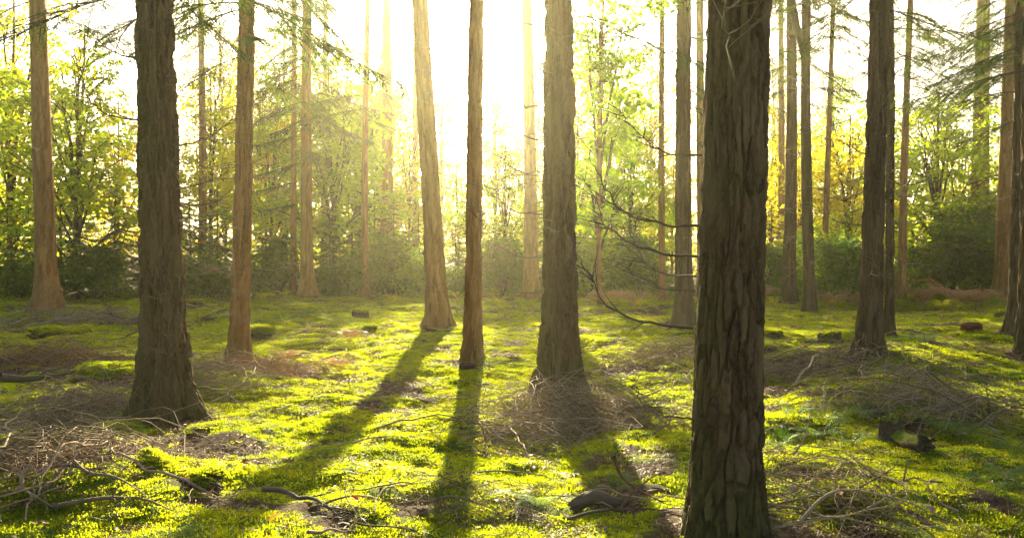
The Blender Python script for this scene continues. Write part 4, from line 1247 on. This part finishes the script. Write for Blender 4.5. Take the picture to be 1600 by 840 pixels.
brush_heap(410, 585, 0.95, 0.5, 0.22, 420, 'dry tan brush round the foot of the reddish trunk', sticks=6, mats=(TWIG_PALE, BRACKEN))
brush_heap(330, 600, 0.6, 0.5, 0.2, 200, 'pale brush between the thick left trunk and the reddish trunk', sticks=6, mats=(TWIG_PALE,))
brush_heap(1250, 590, 1.4, 0.7, 0.24, 520, 'pale brush lying between the huge foreground trunk and the dark right trunk', sticks=10, mats=(TWIG_PALE, TWIG))
brush_heap(1445, 640, 1.0, 0.6, 0.30, 430, 'shaded brush heap below the dark right trunk', sticks=10)
brush_heap(1262, 805, 0.42, 0.3, 0.14, 150, 'tangle of pale sticks beside the foot of the huge foreground trunk', sticks=7, thick=(0.0016, 0.0036), mats=(TWIG_PALE, TWIG))
brush_heap(1030, 565, 0.9, 0.7, 0.20, 300, 'sunlit brush left of the huge foreground trunk behind the big twig heap', sticks=7, mats=(TWIG_PALE, TWIG))
brush_heap(120, 505, 2.2, 1.2, 0.12, 300, 'thin pale litter of sticks below the far left trunk', sticks=6, mats=(TWIG_PALE,), lens=(0.4, 1.3))
brush_heap(800, 800, 0.42, 0.3, 0.03, 60, 'few sunlit twigs at the bottom edge beside the pale fern', sticks=2, thick=(0.0014, 0.0032), mats=(TWIG_PALE,), lens=(0.2, 0.6))
brush_heap(670, 800, 0.42, 0.22, 0.03, 50, 'arched thin twigs lying at the bottom edge in the slim trunk shadow', sticks=2, thick=(0.0014, 0.0032), mats=(TWIG,), lens=(0.3, 0.8))

# ------------------------------------------------------------------ single fallen branches and sticks, measured pixel by pixel on the ground
def fallen(pts, r0, label, lift=None, mat=TWIG, twigs=4, name='fallen_branch', group='fallen branches'):
    W, dep = [], []
    for (px, py, h) in pts:                       # distance at which the line of sight is h above the floor
        a, b = (px - 800) / F, (HORIZON - py) / F
        dd = np.linspace(2.0, 60, 4000)
        gap = EYE + b * dd - H(a * dd, dd) - h
        dep.append(float(dd[int(np.argmax(gap < 0))]))
    dep = np.array(dep); ix = np.arange(len(pts))
    rise = max(p[2] for p in pts) - min(p[2] for p in pts)
    if rise > 0.25 and abs(pts[-1][0] - pts[0][0]) < 60:
        dep[:] = dep[int(np.argmin([p[2] for p in pts]))]          # an upright stick stays above its foot
    else:
        dep = np.polyval(np.polyfit(ix, dep, 1), ix)
    for (px, py, h), dd in zip(pts, dep):
        W.append(((px - 800) / F * dd, dd, EYE + (HORIZON - py) / F * dd))
    W = np.array(W)
    Q = np.concatenate([[2 * W[0] - W[1]], W, [2 * W[-1] - W[-2]]])
    res = []
    for i in range(1, len(Q) - 2):
        for t in np.linspace(0, 1, 6, endpoint=False):
            a, b, c, e = Q[i - 1], Q[i], Q[i + 1], Q[i + 2]
            res.append(0.5 * (2 * b + (c - a) * t + (2 * a - 5 * b + 4 * c - e) * t * t + (3 * b - a - 3 * c + e) * t ** 3))
    res.append(W[-1])
    P = np.array(res)
    P[:, 2] = np.maximum(P[:, 2], H(P[:, 0], P[:, 1]) + r0 * 0.4 + 0.015)
    base = P[0].copy()
    me = branch_mesh(P - base, r0, mat, twigs, 8, 0.22)
    o = obj(name, me, loc=base)
    return tag(o, label, 'branch', group)

FALL = [
 ([(410, 765, .02), (440, 767, .06), (468, 782, .07), (500, 812, .05), (540, 822, .03), (600, 823, .03), (645, 828, .02)], 0.017, 'long curved dark branch lying in the moss at the bottom centre', BRANCH_DARK),
 ([(484, 800, .02), (520, 782, .05), (560, 775, .06), (600, 783, .04), (640, 790, .02)], 0.009, 'thin brown branch arching just above the long curved dark one', TWIG),
 ([(508, 696, .02), (545, 693, .03), (580, 684, .05), (622, 681, .03)], 0.013, 'pale short branch lying across the leaning trunk shadow', TWIG_PALE),
 ([(430, 640, .02), (480, 630, .03), (520, 608, .04), (548, 590, .05)], 0.008, 'thin stick lying in sunlit moss left of the leaning trunk shadow', TWIG),
 ([(575, 572, .03), (610, 573, .04), (642, 576, .02)], 0.009, 'straight twig pointing from the dry bracken tuft to the leaning trunk shadow', TWIG),
 ([(357, 618, .05), (370, 628, .04), (395, 642, .02)], 0.012, 'short stub of stick right of the thick left trunk', TWIG),
 ([(320, 655, .03), (345, 652, .02)], 0.014, 'small broken stick end at the foot of the thick left trunk', TWIG),
 ([(322, 777, .02), (350, 783, .02), (392, 768, .03), (432, 752, .02)], 0.007, 'thin pale stick leading to the long curved dark branch', TWIG_PALE),
 ([(45, 727, .16), (32, 745, .18), (35, 765, .10), (60, 780, .05), (80, 793, .03)], 0.016, 'hooked pale branch curling up at the lower left', TWIG_PALE),
 ([(80, 793, .02), (120, 785, .03), (170, 778, .05), (210, 782, .05), (240, 787, .03), (270, 800, .0)], 0.017, 'thick light brown branch lying in front of the hooked one', TWIG),
 ([(112, 720, .10), (135, 738, .10), (175, 745, .10), (205, 760, .07), (232, 780, .03)], 0.013, 'curved branch running from the stick tangle to the mossy ground', TWIG),
 ([(0, 712, .03), (40, 706, .06), (90, 708, .08), (125, 702, .12), (180, 700, .06)], 0.014, 'straight grey branch crossing the shade at the left edge', TWIG),
 ([(0, 668, .06), (30, 678, .06), (70, 678, .09), (92, 695, .05)], 0.018, 'thick bent grey branch end poking out at the left edge', TWIG),
 ([(70, 765, .05), (85, 742, .12), (110, 720, .15), (130, 705, .15)], 0.010, 'slanting stick propped over the hooked branch', TWIG),
 ([(0, 590, .18), (40, 592, .2), (90, 586, .2), (120, 580, .12)], 0.055, 'dark fallen stem lying in the brown brush at the left edge', BRANCH_DARK),
 ([(0, 560, .1), (50, 556, .14), (100, 551, .12), (118, 556, .08)], 0.022, 'long dark pole lying above the brown brush at the left', BRANCH_DARK),
 ([(1250, 818, .10), (1285, 780, .22), (1320, 766, .25), (1370, 772, .24), (1420, 785, .20), (1470, 808, .10), (1505, 822, .02)], 0.009, 'long arched pale branch over sunlit moss at the lower right', TWIG_PALE),
 ([(1350, 800, .05), (1380, 783, .13), (1405, 772, .17), (1440, 766, .15)], 0.009, 'forking side stick under the long arched pale branch', TWIG_PALE),
 ([(1500, 800, .05), (1470, 785, .10), (1452, 760, .16), (1458, 750, .16), (1480, 748, .16)], 0.008, 'kinked twig standing right of the long arched pale branch', TWIG_PALE),
 ([(1345, 762, .06), (1375, 745, .16), (1400, 728, .22), (1410, 700, .28)], 0.007, 'thin curved twig rising behind the long arched pale branch', TWIG),
 ([(1412, 760, .02), (1416, 740, .2), (1421, 717, .34)], 0.009, 'short upright stub sticking up behind the arched branch', TWIG),
 ([(1185, 800, .03), (1230, 785, .10), (1290, 775, .1), (1330, 790, .02)], 0.011, 'thick grey stick at the foot of the huge foreground trunk', TWIG),
 ([(1240, 712, .02), (1256, 690, .2), (1264, 665, .36), (1268, 640, .5)], 0.008, 'upright dead stem right of the huge foreground trunk', TWIG_PALE),
 ([(1547, 650, .02), (1546, 625, .2), (1540, 592, .42)], 0.011, 'dark upright snag of stick near the right edge', BRANCH_DARK),
 ([(1455, 665, .02), (1472, 640, .2), (1485, 618, .36)], 0.010, 'slanting stick standing out of the shaded brush heap', TWIG),
 ([(960, 715, .45), (965, 730, .36), (975, 748, .20), (1010, 772, .10), (1065, 800, .03)], 0.012, 'leaning forked stick propped against the large twig heap', TWIG),
 ([(965, 800, .02), (995, 765, .12), (1030, 740, .2), (1070, 722, .3)], 0.007, 'thin stick slanting up towards the huge foreground trunk', TWIG),
 ([(880, 815, .02), (930, 800, .06), (1000, 795, .05), (1065, 802, .02)], 0.012, 'dark stick lying in shade left of the huge foreground trunk foot', BRANCH_DARK),
 ([(740, 600, .12), (780, 608, .12), (812, 602, .18), (840, 600, .2)], 0.007, 'low twig reaching from the thick central trunk towards the slim one', TWIG),
 ([(735, 740, .02), (775, 736, .05), (830, 740, .04), (870, 750, .02)], 0.008, 'dark twig lying across the sun streak below the twig heap', TWIG),
 ([(200, 722, .03), (260, 724, .03), (320, 722, .02)], 0.007, 'thin straight twig lying in front of the thick left trunk', TWIG),
 ([(660, 790, .02), (700, 776, .06), (745, 786, .07), (790, 806, .03)], 0.009, 'curved twig across the slim trunk shadow at the bottom', TWIG),
 ([(480, 832, .02), (520, 834, .03), (555, 828, .02)], 0.011, 'pale twig end at the very bottom below the long dark branch', TWIG_PALE),
 ([(1180, 680, .02), (1210, 668, .05), (1250, 655, .04)], 0.010, 'pale stick right beside the huge foreground trunk at mid height', TWIG_PALE),
]
for pts, r, lab, mat in FALL:
    fallen(pts, r, lab, mat=mat, twigs=5)

# ------------------------------------------------------------------ stumps, logs, boulder
EXTRA = []
def stump(px, py, wpx, hpx, label, mat=STUMP, top=True, jag=0.25, name='tree_stump', cat='stump', flare=0.25):
    c = ray_ground(px, py)
    r = wpx / F * c.y / 2
    h = hpx / F * c.y
    seg, rows = 40, 14
    z = np.linspace(-0.15, 1, rows)
    T = np.linspace(0, 2 * math.pi, seg, endpoint=False)
    Zf, TT = np.meshgrid(z, T, indexing='ij')
    sd = rng.integers(0, 999)
    rim = 1 + jag * (fbm(np.cos(TT) * 1.5 + sd, np.sin(TT) * 1.5, seed=2) - 0.5) * 2
    rr = r * (1 + flare * np.exp(-np.clip(Zf, 0, None) * 3)) * (1 + 0.14 * (fbm(np.cos(TT) * 2.4 + sd, np.sin(TT) * 2.4, Zf * 1.5, 4) - 0.5) * 2 + 0.08 * (noise(np.cos(TT) * 9 + sd, np.sin(TT) * 9, Zf * 1.2, 6) - .5))
    Z = Zf * h * rim
    V = np.stack([rr * np.cos(TT), rr * np.sin(TT), Z], -1).reshape(-1, 3)
    i = np.arange(rows - 1)[:, None] * seg; j = np.arange(seg)[None, :]
    Fq = np.stack([i + j, i + (j + 1) % seg, i + seg + (j + 1) % seg, i + seg + j], -1).reshape(-1, 4)
    root = empty(name, c)
    obj('bark', mesh_of('bark', V, [Fq], mat), root)
    acc = Acc()
    rings = [0.97, 0.7, 0.4, 0.12]
    Vt = []
    for q in rings:
        zt = h * rim[-1] * (1 if q > 0.9 else 1) - 0.01
        zt = zt * 0.5 + (zt * q + h * (1 - q)) * 0.5
        Vt.append(np.stack([rr[-1] * q * np.cos(T), rr[-1] * q * np.sin(T), zt + rng.normal(size=seg) * 0.006], -1))
    Vt = np.concatenate(Vt + [[[0, 0, h]]])
    i = np.arange(len(rings) - 1)[:, None] * seg
    Fa = np.stack([i + j, i + (j + 1) % seg, i + seg + (j + 1) % seg, i + seg + j], -1).reshape(-1, 4)
    l0 = (len(rings) - 1) * seg
    Fb = np.stack([l0 + np.arange(seg), l0 + (np.arange(seg) + 1) % seg, np.full(seg, len(Vt) - 1)], -1)
    obj('top', mesh_of('top', Vt, [Fa, Fb], STUMP if mat is STUMP else CUT_WOOD), root)
    if mat is STUMP and jag < 0.5:
        k = rng.uniform(0, 1, len(Vt)) < 0.6
        EXTRA.append(Vt[k] + np.array(c))
    tag(root, label, cat, 'stumps in the clearing')
    return root
stump(1296, 532, 34, 13, 'low mossy stump in shade left of the dark right trunk')
stump(1209, 524, 26, 8, 'small low stump right of the huge foreground trunk')
stump(1197, 552, 34, 14, 'dark stump half hidden beside the huge foreground trunk')
stump(303, 482, 26, 13, 'square-cut old stump right behind the thick left trunk')
stump(563, 498, 24, 14, 'grey stump on sunlit moss right of the shade patch')
stump(578, 514, 20, 6, 'tiny low stump just below the grey one on sunlit moss')
stump(1392, 688, 30, 30, 'rotten jagged stump in shade below the brush heap', STUMP, jag=0.6)
stump(1568, 494, 22, 8, 'dark low stump near the foot of the orange trunk')

def blob(px, py, wx, wy, wz, label, mat, name, cat, sink=0.3, rough=0.28, rz=0.0, seed=0, lumps=2.2):
    """an irregular rounded body: boulder, mossy hummock"""
    c = ray_ground(px, py)
    seg, rows = 56, 30
    ph = np.linspace(0.001, math.pi - 0.001, rows); T = np.linspace(0, 2 * math.pi, seg, endpoint=False)
    PH, TT = np.meshgrid(ph, T, indexing='ij')
    ux, uy, uz = np.sin(PH) * np.cos(TT), np.sin(PH) * np.sin(TT), np.cos(PH)
    q = 1 + rough * (fbm(ux * lumps + seed, uy * lumps, uz * lumps + 9, seed, 4) - 0.5) * 2
    sg = lambda v: np.sign(v) * np.abs(v) ** 0.8
    V = np.stack([sg(ux) * q * wx, sg(uy) * q * wy, uz * q * wz + wz * (1 - 2 * sink)], -1).reshape(-1, 3)
    i = np.arange(rows - 1)[:, None] * seg; j = np.arange(seg)[None, :]
    Fq = np.stack([i + j, i + seg + j, i + seg + (j + 1) % seg, i + (j + 1) % seg], -1).reshape(-1, 4)
    o = obj(name, mesh_of(name, V, [Fq], mat), loc=c, rot=(0, 0, rz))
    if mat is not STUMP_RED:
        cz, sz = math.cos(rz), math.sin(rz)
        Wd = np.stack([V[:, 0] * cz - V[:, 1] * sz + c.x, V[:, 0] * sz + V[:, 1] * cz + c.y, V[:, 2] + c.z], -1)
        k = (uz.ravel() > (0.0 if mat is MOSS_LOG else 0.25)) & (rng.uniform(0, 1, len(V)) < 0.8)
        EXTRA.append(Wd[k])
    return tag(o, label, cat)
blob(1519, 518, 0.24, 0.16, 0.13, 'red-brown rounded boulder on bright moss near the right edge', STUMP_RED, 'boulder', 'boulder', 0.2, 0.25, 0.3, 5)
blob(407, 528, 0.27, 0.26, 0.17, 'rounded moss-topped boulder just right of the reddish trunk', STUMP, 'mossy_boulder', 'boulder', 0.25, 0.22, 0.1, 8)
blob(170, 590, 0.42, 0.30, 0.14, 'dark mossy hummock left of the thick left trunk', MOSS_LOG, 'mossy_hummock', 'hummock', 0.35, 0.3, 0.2, 3)

def log(p0, p1, r, label, mat=MOSS_LOG, name='fallen_log'):
    a, b = ray_ground(*p0), ray_ground(*p1)
    a.z += r * 0.55; b.z += r * 0.55
    L = (b - a).length
    seg, rows = 28, 26
    T = np.linspace(0, 2 * math.pi, seg, endpoint=False); s = np.linspace(0, 1, rows)
    S, TT = np.meshgrid(s, T, indexing='ij')
    sd = rng.integers(0, 999)
    rr = r * (1 - 0.25 * S) * (1 + 0.40 * (fbm(np.cos(TT) * 1.8 + sd, np.sin(TT) * 1.8, S * L * 5, 4) - 0.5) * 2)
    jagg = (noise(np.cos(TT) * 4 + sd, np.sin(TT) * 4, seed=3) - .5) * r * 2.2 * (np.abs(S - 0.5) * 2) ** 6
    V = np.stack([S * L + jagg, rr * np.cos(TT), rr * np.sin(TT) + 0.04 * np.sin(S * 5 + sd)], -1).reshape(-1, 3)
    i = np.arange(rows - 1)[:, None] * seg; j = np.arange(seg)[None, :]
    Fq = np.stack([i + j, i + seg + j, i + seg + (j + 1) % seg, i + (j + 1) % seg], -1).reshape(-1, 4)
    V = np.concatenate([V, [V[:seg].mean(0) + [0.03, 0, 0]], [V[-seg:].mean(0) - [0.03, 0, 0]]])
    n0 = len(V) - 2
    e0 = np.stack([np.full(seg, n0), np.arange(seg), (np.arange(seg) + 1) % seg], -1)
    l0 = (rows - 1) * seg
    e1 = np.stack([np.full(seg, n0 + 1), l0 + (np.arange(seg) + 1) % seg, l0 + np.arange(seg)], -1)
    root = empty(name, a)
    dv = (b - a).normalized()
    root.rotation_euler = dv.to_track_quat('X', 'Z').to_euler()
    obj('stem', mesh_of('stem', V, [Fq], mat), root)
    ring = np.stack([np.full(seg, seg), np.arange(seg), (np.arange(seg) + 1) % seg], -1)
    obj('cut_end', mesh_of('cut_end', np.concatenate([V[:seg], [V[n0]]]), [ring], BRANCH_DARK), root)
    obj('cut_end', mesh_of('cut_end', np.concatenate([V[l0:l0 + seg], [V[n0 + 1]]]), [ring[:, ::-1]], BRANCH_DARK), root)
    Mw = Matrix.Translation(a) @ dv.to_track_quat('X', 'Z').to_matrix().to_4x4()
    if mat is MOSS_LOG:
        nv = (np.array(Mw.to_3x3()) @ V[:n0].T).T + np.array(a)
        k = (np.sin(TT).ravel() > 0.1) & (rng.uniform(0, 1, n0) < 0.9)
        EXTRA.append(nv[k])
    tag(root, label, 'log', 'fallen logs')
log((328, 772), (225, 738), 0.085, 'moss-covered rotting log in front of the thick left trunk')
log((130, 522), (52, 530), 0.15, 'moss-topped log lying in the sun below the far left trunk')
log((1448, 708), (1385, 676), 0.075, 'broken grey-brown log slanting in the shade at the right', STUMP)
log((895, 802), (985, 790), 0.05, 'small black rotten log in shade between the pale fern and the huge trunk', BRANCH_DARK)

pts = np.concatenate(EXTRA); n = len(pts)
V, Fs = moss_tuft(60, 0.05, 0.010, 0.026, 0.0036)
sc_ = np.clip((pts[:, 1] / 8) ** 0.7, 0.9, 2) * rng.uniform(0.6, 1.2, n)
scatter('moss', V, Fs, pts, np.stack([rng.normal(0, 0.3, n), rng.normal(0, 0.3, n), rng.uniform(0, 6.28, n)], -1), np.stack([sc_, sc_, sc_], -1), MOSS,
        'thin moss growing on the logs, stumps and boulders', 'moss')

# ------------------------------------------------------------------ ferns and bracken
def frond_mesh(L, mat, arch=0.45, w=0.26, npin=15, curl=0.0):
    t = np.linspace(0, 1, 10)
    P = np.stack([t * L * 0.92, 0 * t, arch * L * (t ** 0.8) * 1.5 - arch * L * 1.55 * t ** 2.2 - curl * L * t ** 4], -1)
    acc = Acc()
    acc.add(*tubes(P[None], (0.004 * L / 0.5 * (1 - t * 0.8))[None], 4), 0)
    A, B, W = [], [], []
    for i in range(npin):
        f = 0.16 + 0.83 * i / npin
        x = f * 9; a = int(x); p = P[a] + (P[min(a + 1, 9)] - P[a]) * (x - a)
        tan = unit(P[min(a + 1, 9)] - P[a])
        l = L * w * math.sin(math.pi * min(1, 0.18 + f * 0.80)) ** 0.8 * (1.05 - 0.55 * f) * rng.uniform(0.85, 1.1)
        for sgn in (-1, 1):
            dv = unit(np.array([0.35, sgn * 0.93, -0.12 + rng.uniform(-0.12, 0.1)]) + tan * 0.2)
            # each pinna is a small feather of leaflets
            m = 6
            for k in range(m):
                q = p + dv * l * (k + 0.3) / m
                ll = l * 0.26 * (1 - 0.11 * k)
                for s2 in (-1, 1):
                    dd = unit(dv * 0.55 + tan * s2 * 0.9 + rng.normal(size=3) * 0.08)
                    A.append(q); B.append(q + dd * ll); W.append(unit(np.cross(dd, np.array([0.1, 0, 1.0]))) * ll * 0.24)
    acc.add(*rhombi(np.array(A), np.array(B), np.array(W)), 0)
    return acc.mesh('frond', mat, False)
FROND = [frond_mesh(0.55, FERN), frond_mesh(0.45, FERN, 0.6)]
FROND_DRY = [frond_mesh(0.9, BRACKEN, 0.55, 0.28, 14, 0.5), frond_mesh(0.75, BRACKEN, 0.75, 0.3, 12, 0.7)]
FROND_YEL = [frond_mesh(0.55, LEAF_YELLOW, 0.8)]
def fern(px, py, n, s, label, protos=FROND, name='fern', cat='fern', group='ferns', flat=0.0, fan=6.28, az0=0.0):
    g = ray_ground(px, py)
    root = empty(name, g)
    for k in range(n):
        az = az0 + fan * (k + rng.uniform(0, 0.7)) / n
        obj('frond', protos[k % len(protos)], root, (math.cos(az) * 0.02, math.sin(az) * 0.02, 0.02), (rng.uniform(-0.2, 0.2), -flat + rng.uniform(-0.35, 0.1), az), s * rng.uniform(0.75, 1.15))
    tag(root, label, cat, group)
FERNS = [
 (840, 803, 5, 0.75, 'pale silvery fern at the bottom edge left of the black log'),
 (1290, 668, 6, 0.8, 'shaded fern right of the huge foreground trunk, uppermost of its patch'),
 (1245, 655, 5, 0.7, 'small shaded fern close beside the huge foreground trunk'),
 (1280, 690, 6, 0.75, 'broad shaded fern in the middle of the shaded patch'),
 (1222, 705, 6, 0.7, 'low fern at the edge of the huge foreground trunk'),
 (1335, 655, 5, 0.75, 'shaded fern left of the rotten jagged stump'),
 (1330, 705, 5, 0.7, 'dark fern below the rotten jagged stump'),
 (1470, 680, 6, 0.7, 'fern right of the broken slanting log'),
 (1510, 690, 5, 0.65, 'fern nearest the shaded brush heap at the right'),
 (1560, 770, 6, 0.7, 'bluish fern at the lower right edge'),
 (1585, 715, 5, 0.7, 'fern tucked in the shade at the right edge'),
 (1250, 790, 5, 0.65, 'green fern among the pale stick tangle'),
 (1420, 655, 5, 0.7, 'fern on the near side of the shaded brush heap'),
 (960, 775, 4, 0.5, 'tiny fern in shade between the big twig heap and the huge trunk'),
 (1435, 540, 5, 0.8, 'small pale fern right of the thin trunk behind the dark one'),
 (440, 505, 6, 1.0, 'green fern in the shade patch right of the moss-topped boulder'),
 (480, 495, 6, 1.1, 'green fern in the shade patch below the spray-hung trunk'),
 (520, 505, 6, 1.0, 'green fern in the shade patch left of the grey stump'),
 (545, 487, 5, 1.0, 'upright fern just left of the grey stump'),
 (1170, 590, 4, 0.5, 'fern leaf peeping out behind the huge foreground trunk'),
]
for (px, py, n, s, lab) in FERNS:
    fern(px, py, n, s, lab)
YEL = [(1472, 488, 6, 1.3, 'glowing yellow-green fern on the sunlit bank, larger of the two'), (1508, 486, 6, 1.1, 'glowing yellow-green fern right of the larger one on the bank'),
       (1308, 480, 5, 1.0, 'bright fern right of the thin slanting trunk'), (612, 474, 5, 1.0, 'sunlit fern at the back of the clearing right of the slender yellowish trunk'),
       (408, 470, 5, 1.1, 'sunlit fern at the back of the clearing right of the reddish trunk'), (1000, 482, 5, 1.1, 'sunlit fern right of the half hidden trunk'),
       (445, 466, 5, 1.0, 'yellow fern left of the spray-hung trunk'), (715, 470, 5, 1.2, 'sunlit plant between the leaning trunk and the sunlit slim trunk'),
       (1210, 478, 5, 1.0, 'sunlit fern behind the small low stump'), (780, 478, 5, 1.0, 'sunlit fern between the sunlit slim trunk and the thick central trunk')]
for (px, py, n, s, lab) in YEL:
    fern(px, py, n, s, lab, FROND_YEL)
BRK = [(1445, 481, 8, 1.9, 'left part of the tall tan bracken heap at the right'), (1490, 481, 9, 2.2, 'highest dry bracken clump in the tan heap at the right'),
       (1530, 481, 7, 1.7, 'dry bracken clump beside the orange trunk'), (530, 583, 9, 0.62, 'small brown tuft of dead bracken on sunlit moss left of the leaning trunk shadow'),
       (950, 481, 7, 1.7, 'hazy dry bracken right of the thick central trunk'), (990, 481, 6, 1.4, 'hazy dry bracken left of the slender tan trunk'),
       (1300, 481, 7, 1.4, 'dry bracken right of the forked trunk'), (1335, 481, 6, 1.5, 'dry bracken left of the dark right trunk'),
       (165, 462, 8, 1.6, 'arched dead bracken left of the thick left trunk'), (330, 455, 9, 1.7, 'dead bracken left of the reddish trunk'),
       (15, 460, 8, 1.7, 'dead bracken at the left edge'), (240, 462, 8, 1.5, 'dead bracken behind the thick left trunk'),
       (445, 576, 8, 0.7, 'tan bracken spilling right from the foot of the reddish trunk'), (545, 535, 7, 0.7, 'flattened tan bracken on sunlit moss below the grey stump'),
       (1190, 470, 8, 1.5, 'hazy bracken close beside the huge foreground trunk'), (500, 462, 8, 1.3, 'dry bracken just right of the spray-hung trunk'), (445, 452, 8, 1.3, 'dry bracken at the foot of the thin pale trunk')]
for (px, py, n, s, lab) in BRK:
    fern(px, py, n, s, lab, FROND_DRY, 'dry_bracken', 'bracken', 'clumps of dead bracken', flat=0.1)

# ------------------------------------------------------------------ single fallen leaves
def leaf_shape(L, mat):
    n = 9
    t = np.linspace(0, 1, n)
    wv = L * 0.30 * np.sin(math.pi * t ** 0.8) ** 0.8 * (1 + 0.18 * np.cos(t * 25))
    z = 0.10 * L * np.sin(t * 3.1)
    Lf = np.stack([t * L, wv, z + 0.25 * wv], -1); Md = np.stack([t * L, 0 * t, z], -1); Rt = np.stack([t * L, -wv, z + 0.32 * wv], -1)
    V = np.concatenate([Lf, Md, Rt])
    a = np.arange(n - 1)
    Fq = np.concatenate([np.stack([a, a + n, a + n + 1, a + 1], -1), np.stack([a + n, a + 2 * n, a + 2 * n + 1, a + n + 1], -1)])
    return mesh_of('fallen_leaf', V, [Fq], mat)
LR, LP = leaf_shape(0.07, LEAF_RED), leaf_shape(0.08, LEAF_PALE)
LEAVES = [(87, 661, 1, LR, 'red leaf left of the grey stick tangle'), (1290, 765, 1, LR, 'bright red leaf lying by the long arched pale branch'), (560, 795, 1, LR, 'dull red leaf under the thin arching brown branch'),
          (388, 690, 1, LR, 'orange leaf in moss right of the thick left trunk'), (420, 827, 1, LR, 'red leaf at the bottom edge left of the long dark branch'), (368, 593, 1, LR, 'orange leaf in the dry tan brush'),
          (445, 605, 1, LR, 'orange leaf on sunlit moss below the reddish trunk'), (320, 602, 1, LR, 'orange leaf between the thick left trunk and the pale brush'), (193, 480, 1.6, LR, 'orange leaf on the bank right of the far left trunk'),
          (790, 718, 1, LR, 'orange leaf below the thin spread of twigs'), (1312, 790, 1, LR, 'red leaf on the thick grey stick'), (15, 790, 1.2, LP, 'pale leaf in the lower left corner'),
          (35, 808, 1.2, LP, 'pale dead leaf among the sticks at lower left'), (60, 752, 1.2, LP, 'pale dead leaf behind the hooked branch'), (115, 690, 1.1, LP, 'pale dead leaf in the grey stick tangle'),
          (250, 715, 1.1, LP, 'pale dead leaf in front of the thick left trunk'), (543, 763, 1, LP, 'pale leaf in the leaning trunk shadow'), (575, 706, 1, LP, 'small pale leaf beside the pale short branch'),
          (890, 755, 1.2, LP, 'pale leaf in shade below the large twig heap'), (1500, 690, 1.2, LP, 'pale leaf under the ferns at the right'), (1460, 815, 1.1, LP, 'pale leaf on sunlit moss under the arched branch'), (630, 660, 1, LP, 'pale leaf on the edge of the leaning trunk shadow')]
for (px, py, s, me, lab) in LEAVES:
    g = ray_ground(px, py)
    tag(obj('fallen_leaf', me, None, (g.x, g.y, g.z + 0.045), (rng.uniform(-0.5, 0.5), rng.uniform(-0.6, 0.2), rng.uniform(0, 6.28)), s * rng.uniform(0.9, 1.2)), lab, 'leaf', 'single fallen leaves')

# ------------------------------------------------------------------ the hazy air
hm, nt, out = new_mat('haze')
pv = nt.nodes.new('ShaderNodeVolumePrincipled')
pv.inputs['Color'].default_value = (1.0, 0.93, 0.60, 1)
pv.inputs['Density'].default_value = HAZE_DENSITY
pv.inputs['Anisotropy'].default_value = HAZE_G
nt.links.new(pv.outputs[0], out.inputs['Volume'])
hm.cycles.homogeneous_volume = True
x0, x1, y0, y1, z0, z1 = -430, 430, -430, 430, -2.5, 23.5
V = np.array([(x, y, z) for z in (z0, z1) for (x, y) in ((x0, y0), (x1, y0), (x1, y1), (x0, y1))])
Fq = np.array([(3, 2, 1, 0), (4, 5, 6, 7), (0, 1, 5, 4), (1, 2, 6, 5), (2, 3, 7, 6), (3, 0, 4, 7)])
tag(obj('haze', mesh_of('haze', V, [Fq], hm, False)), kind='stuff')
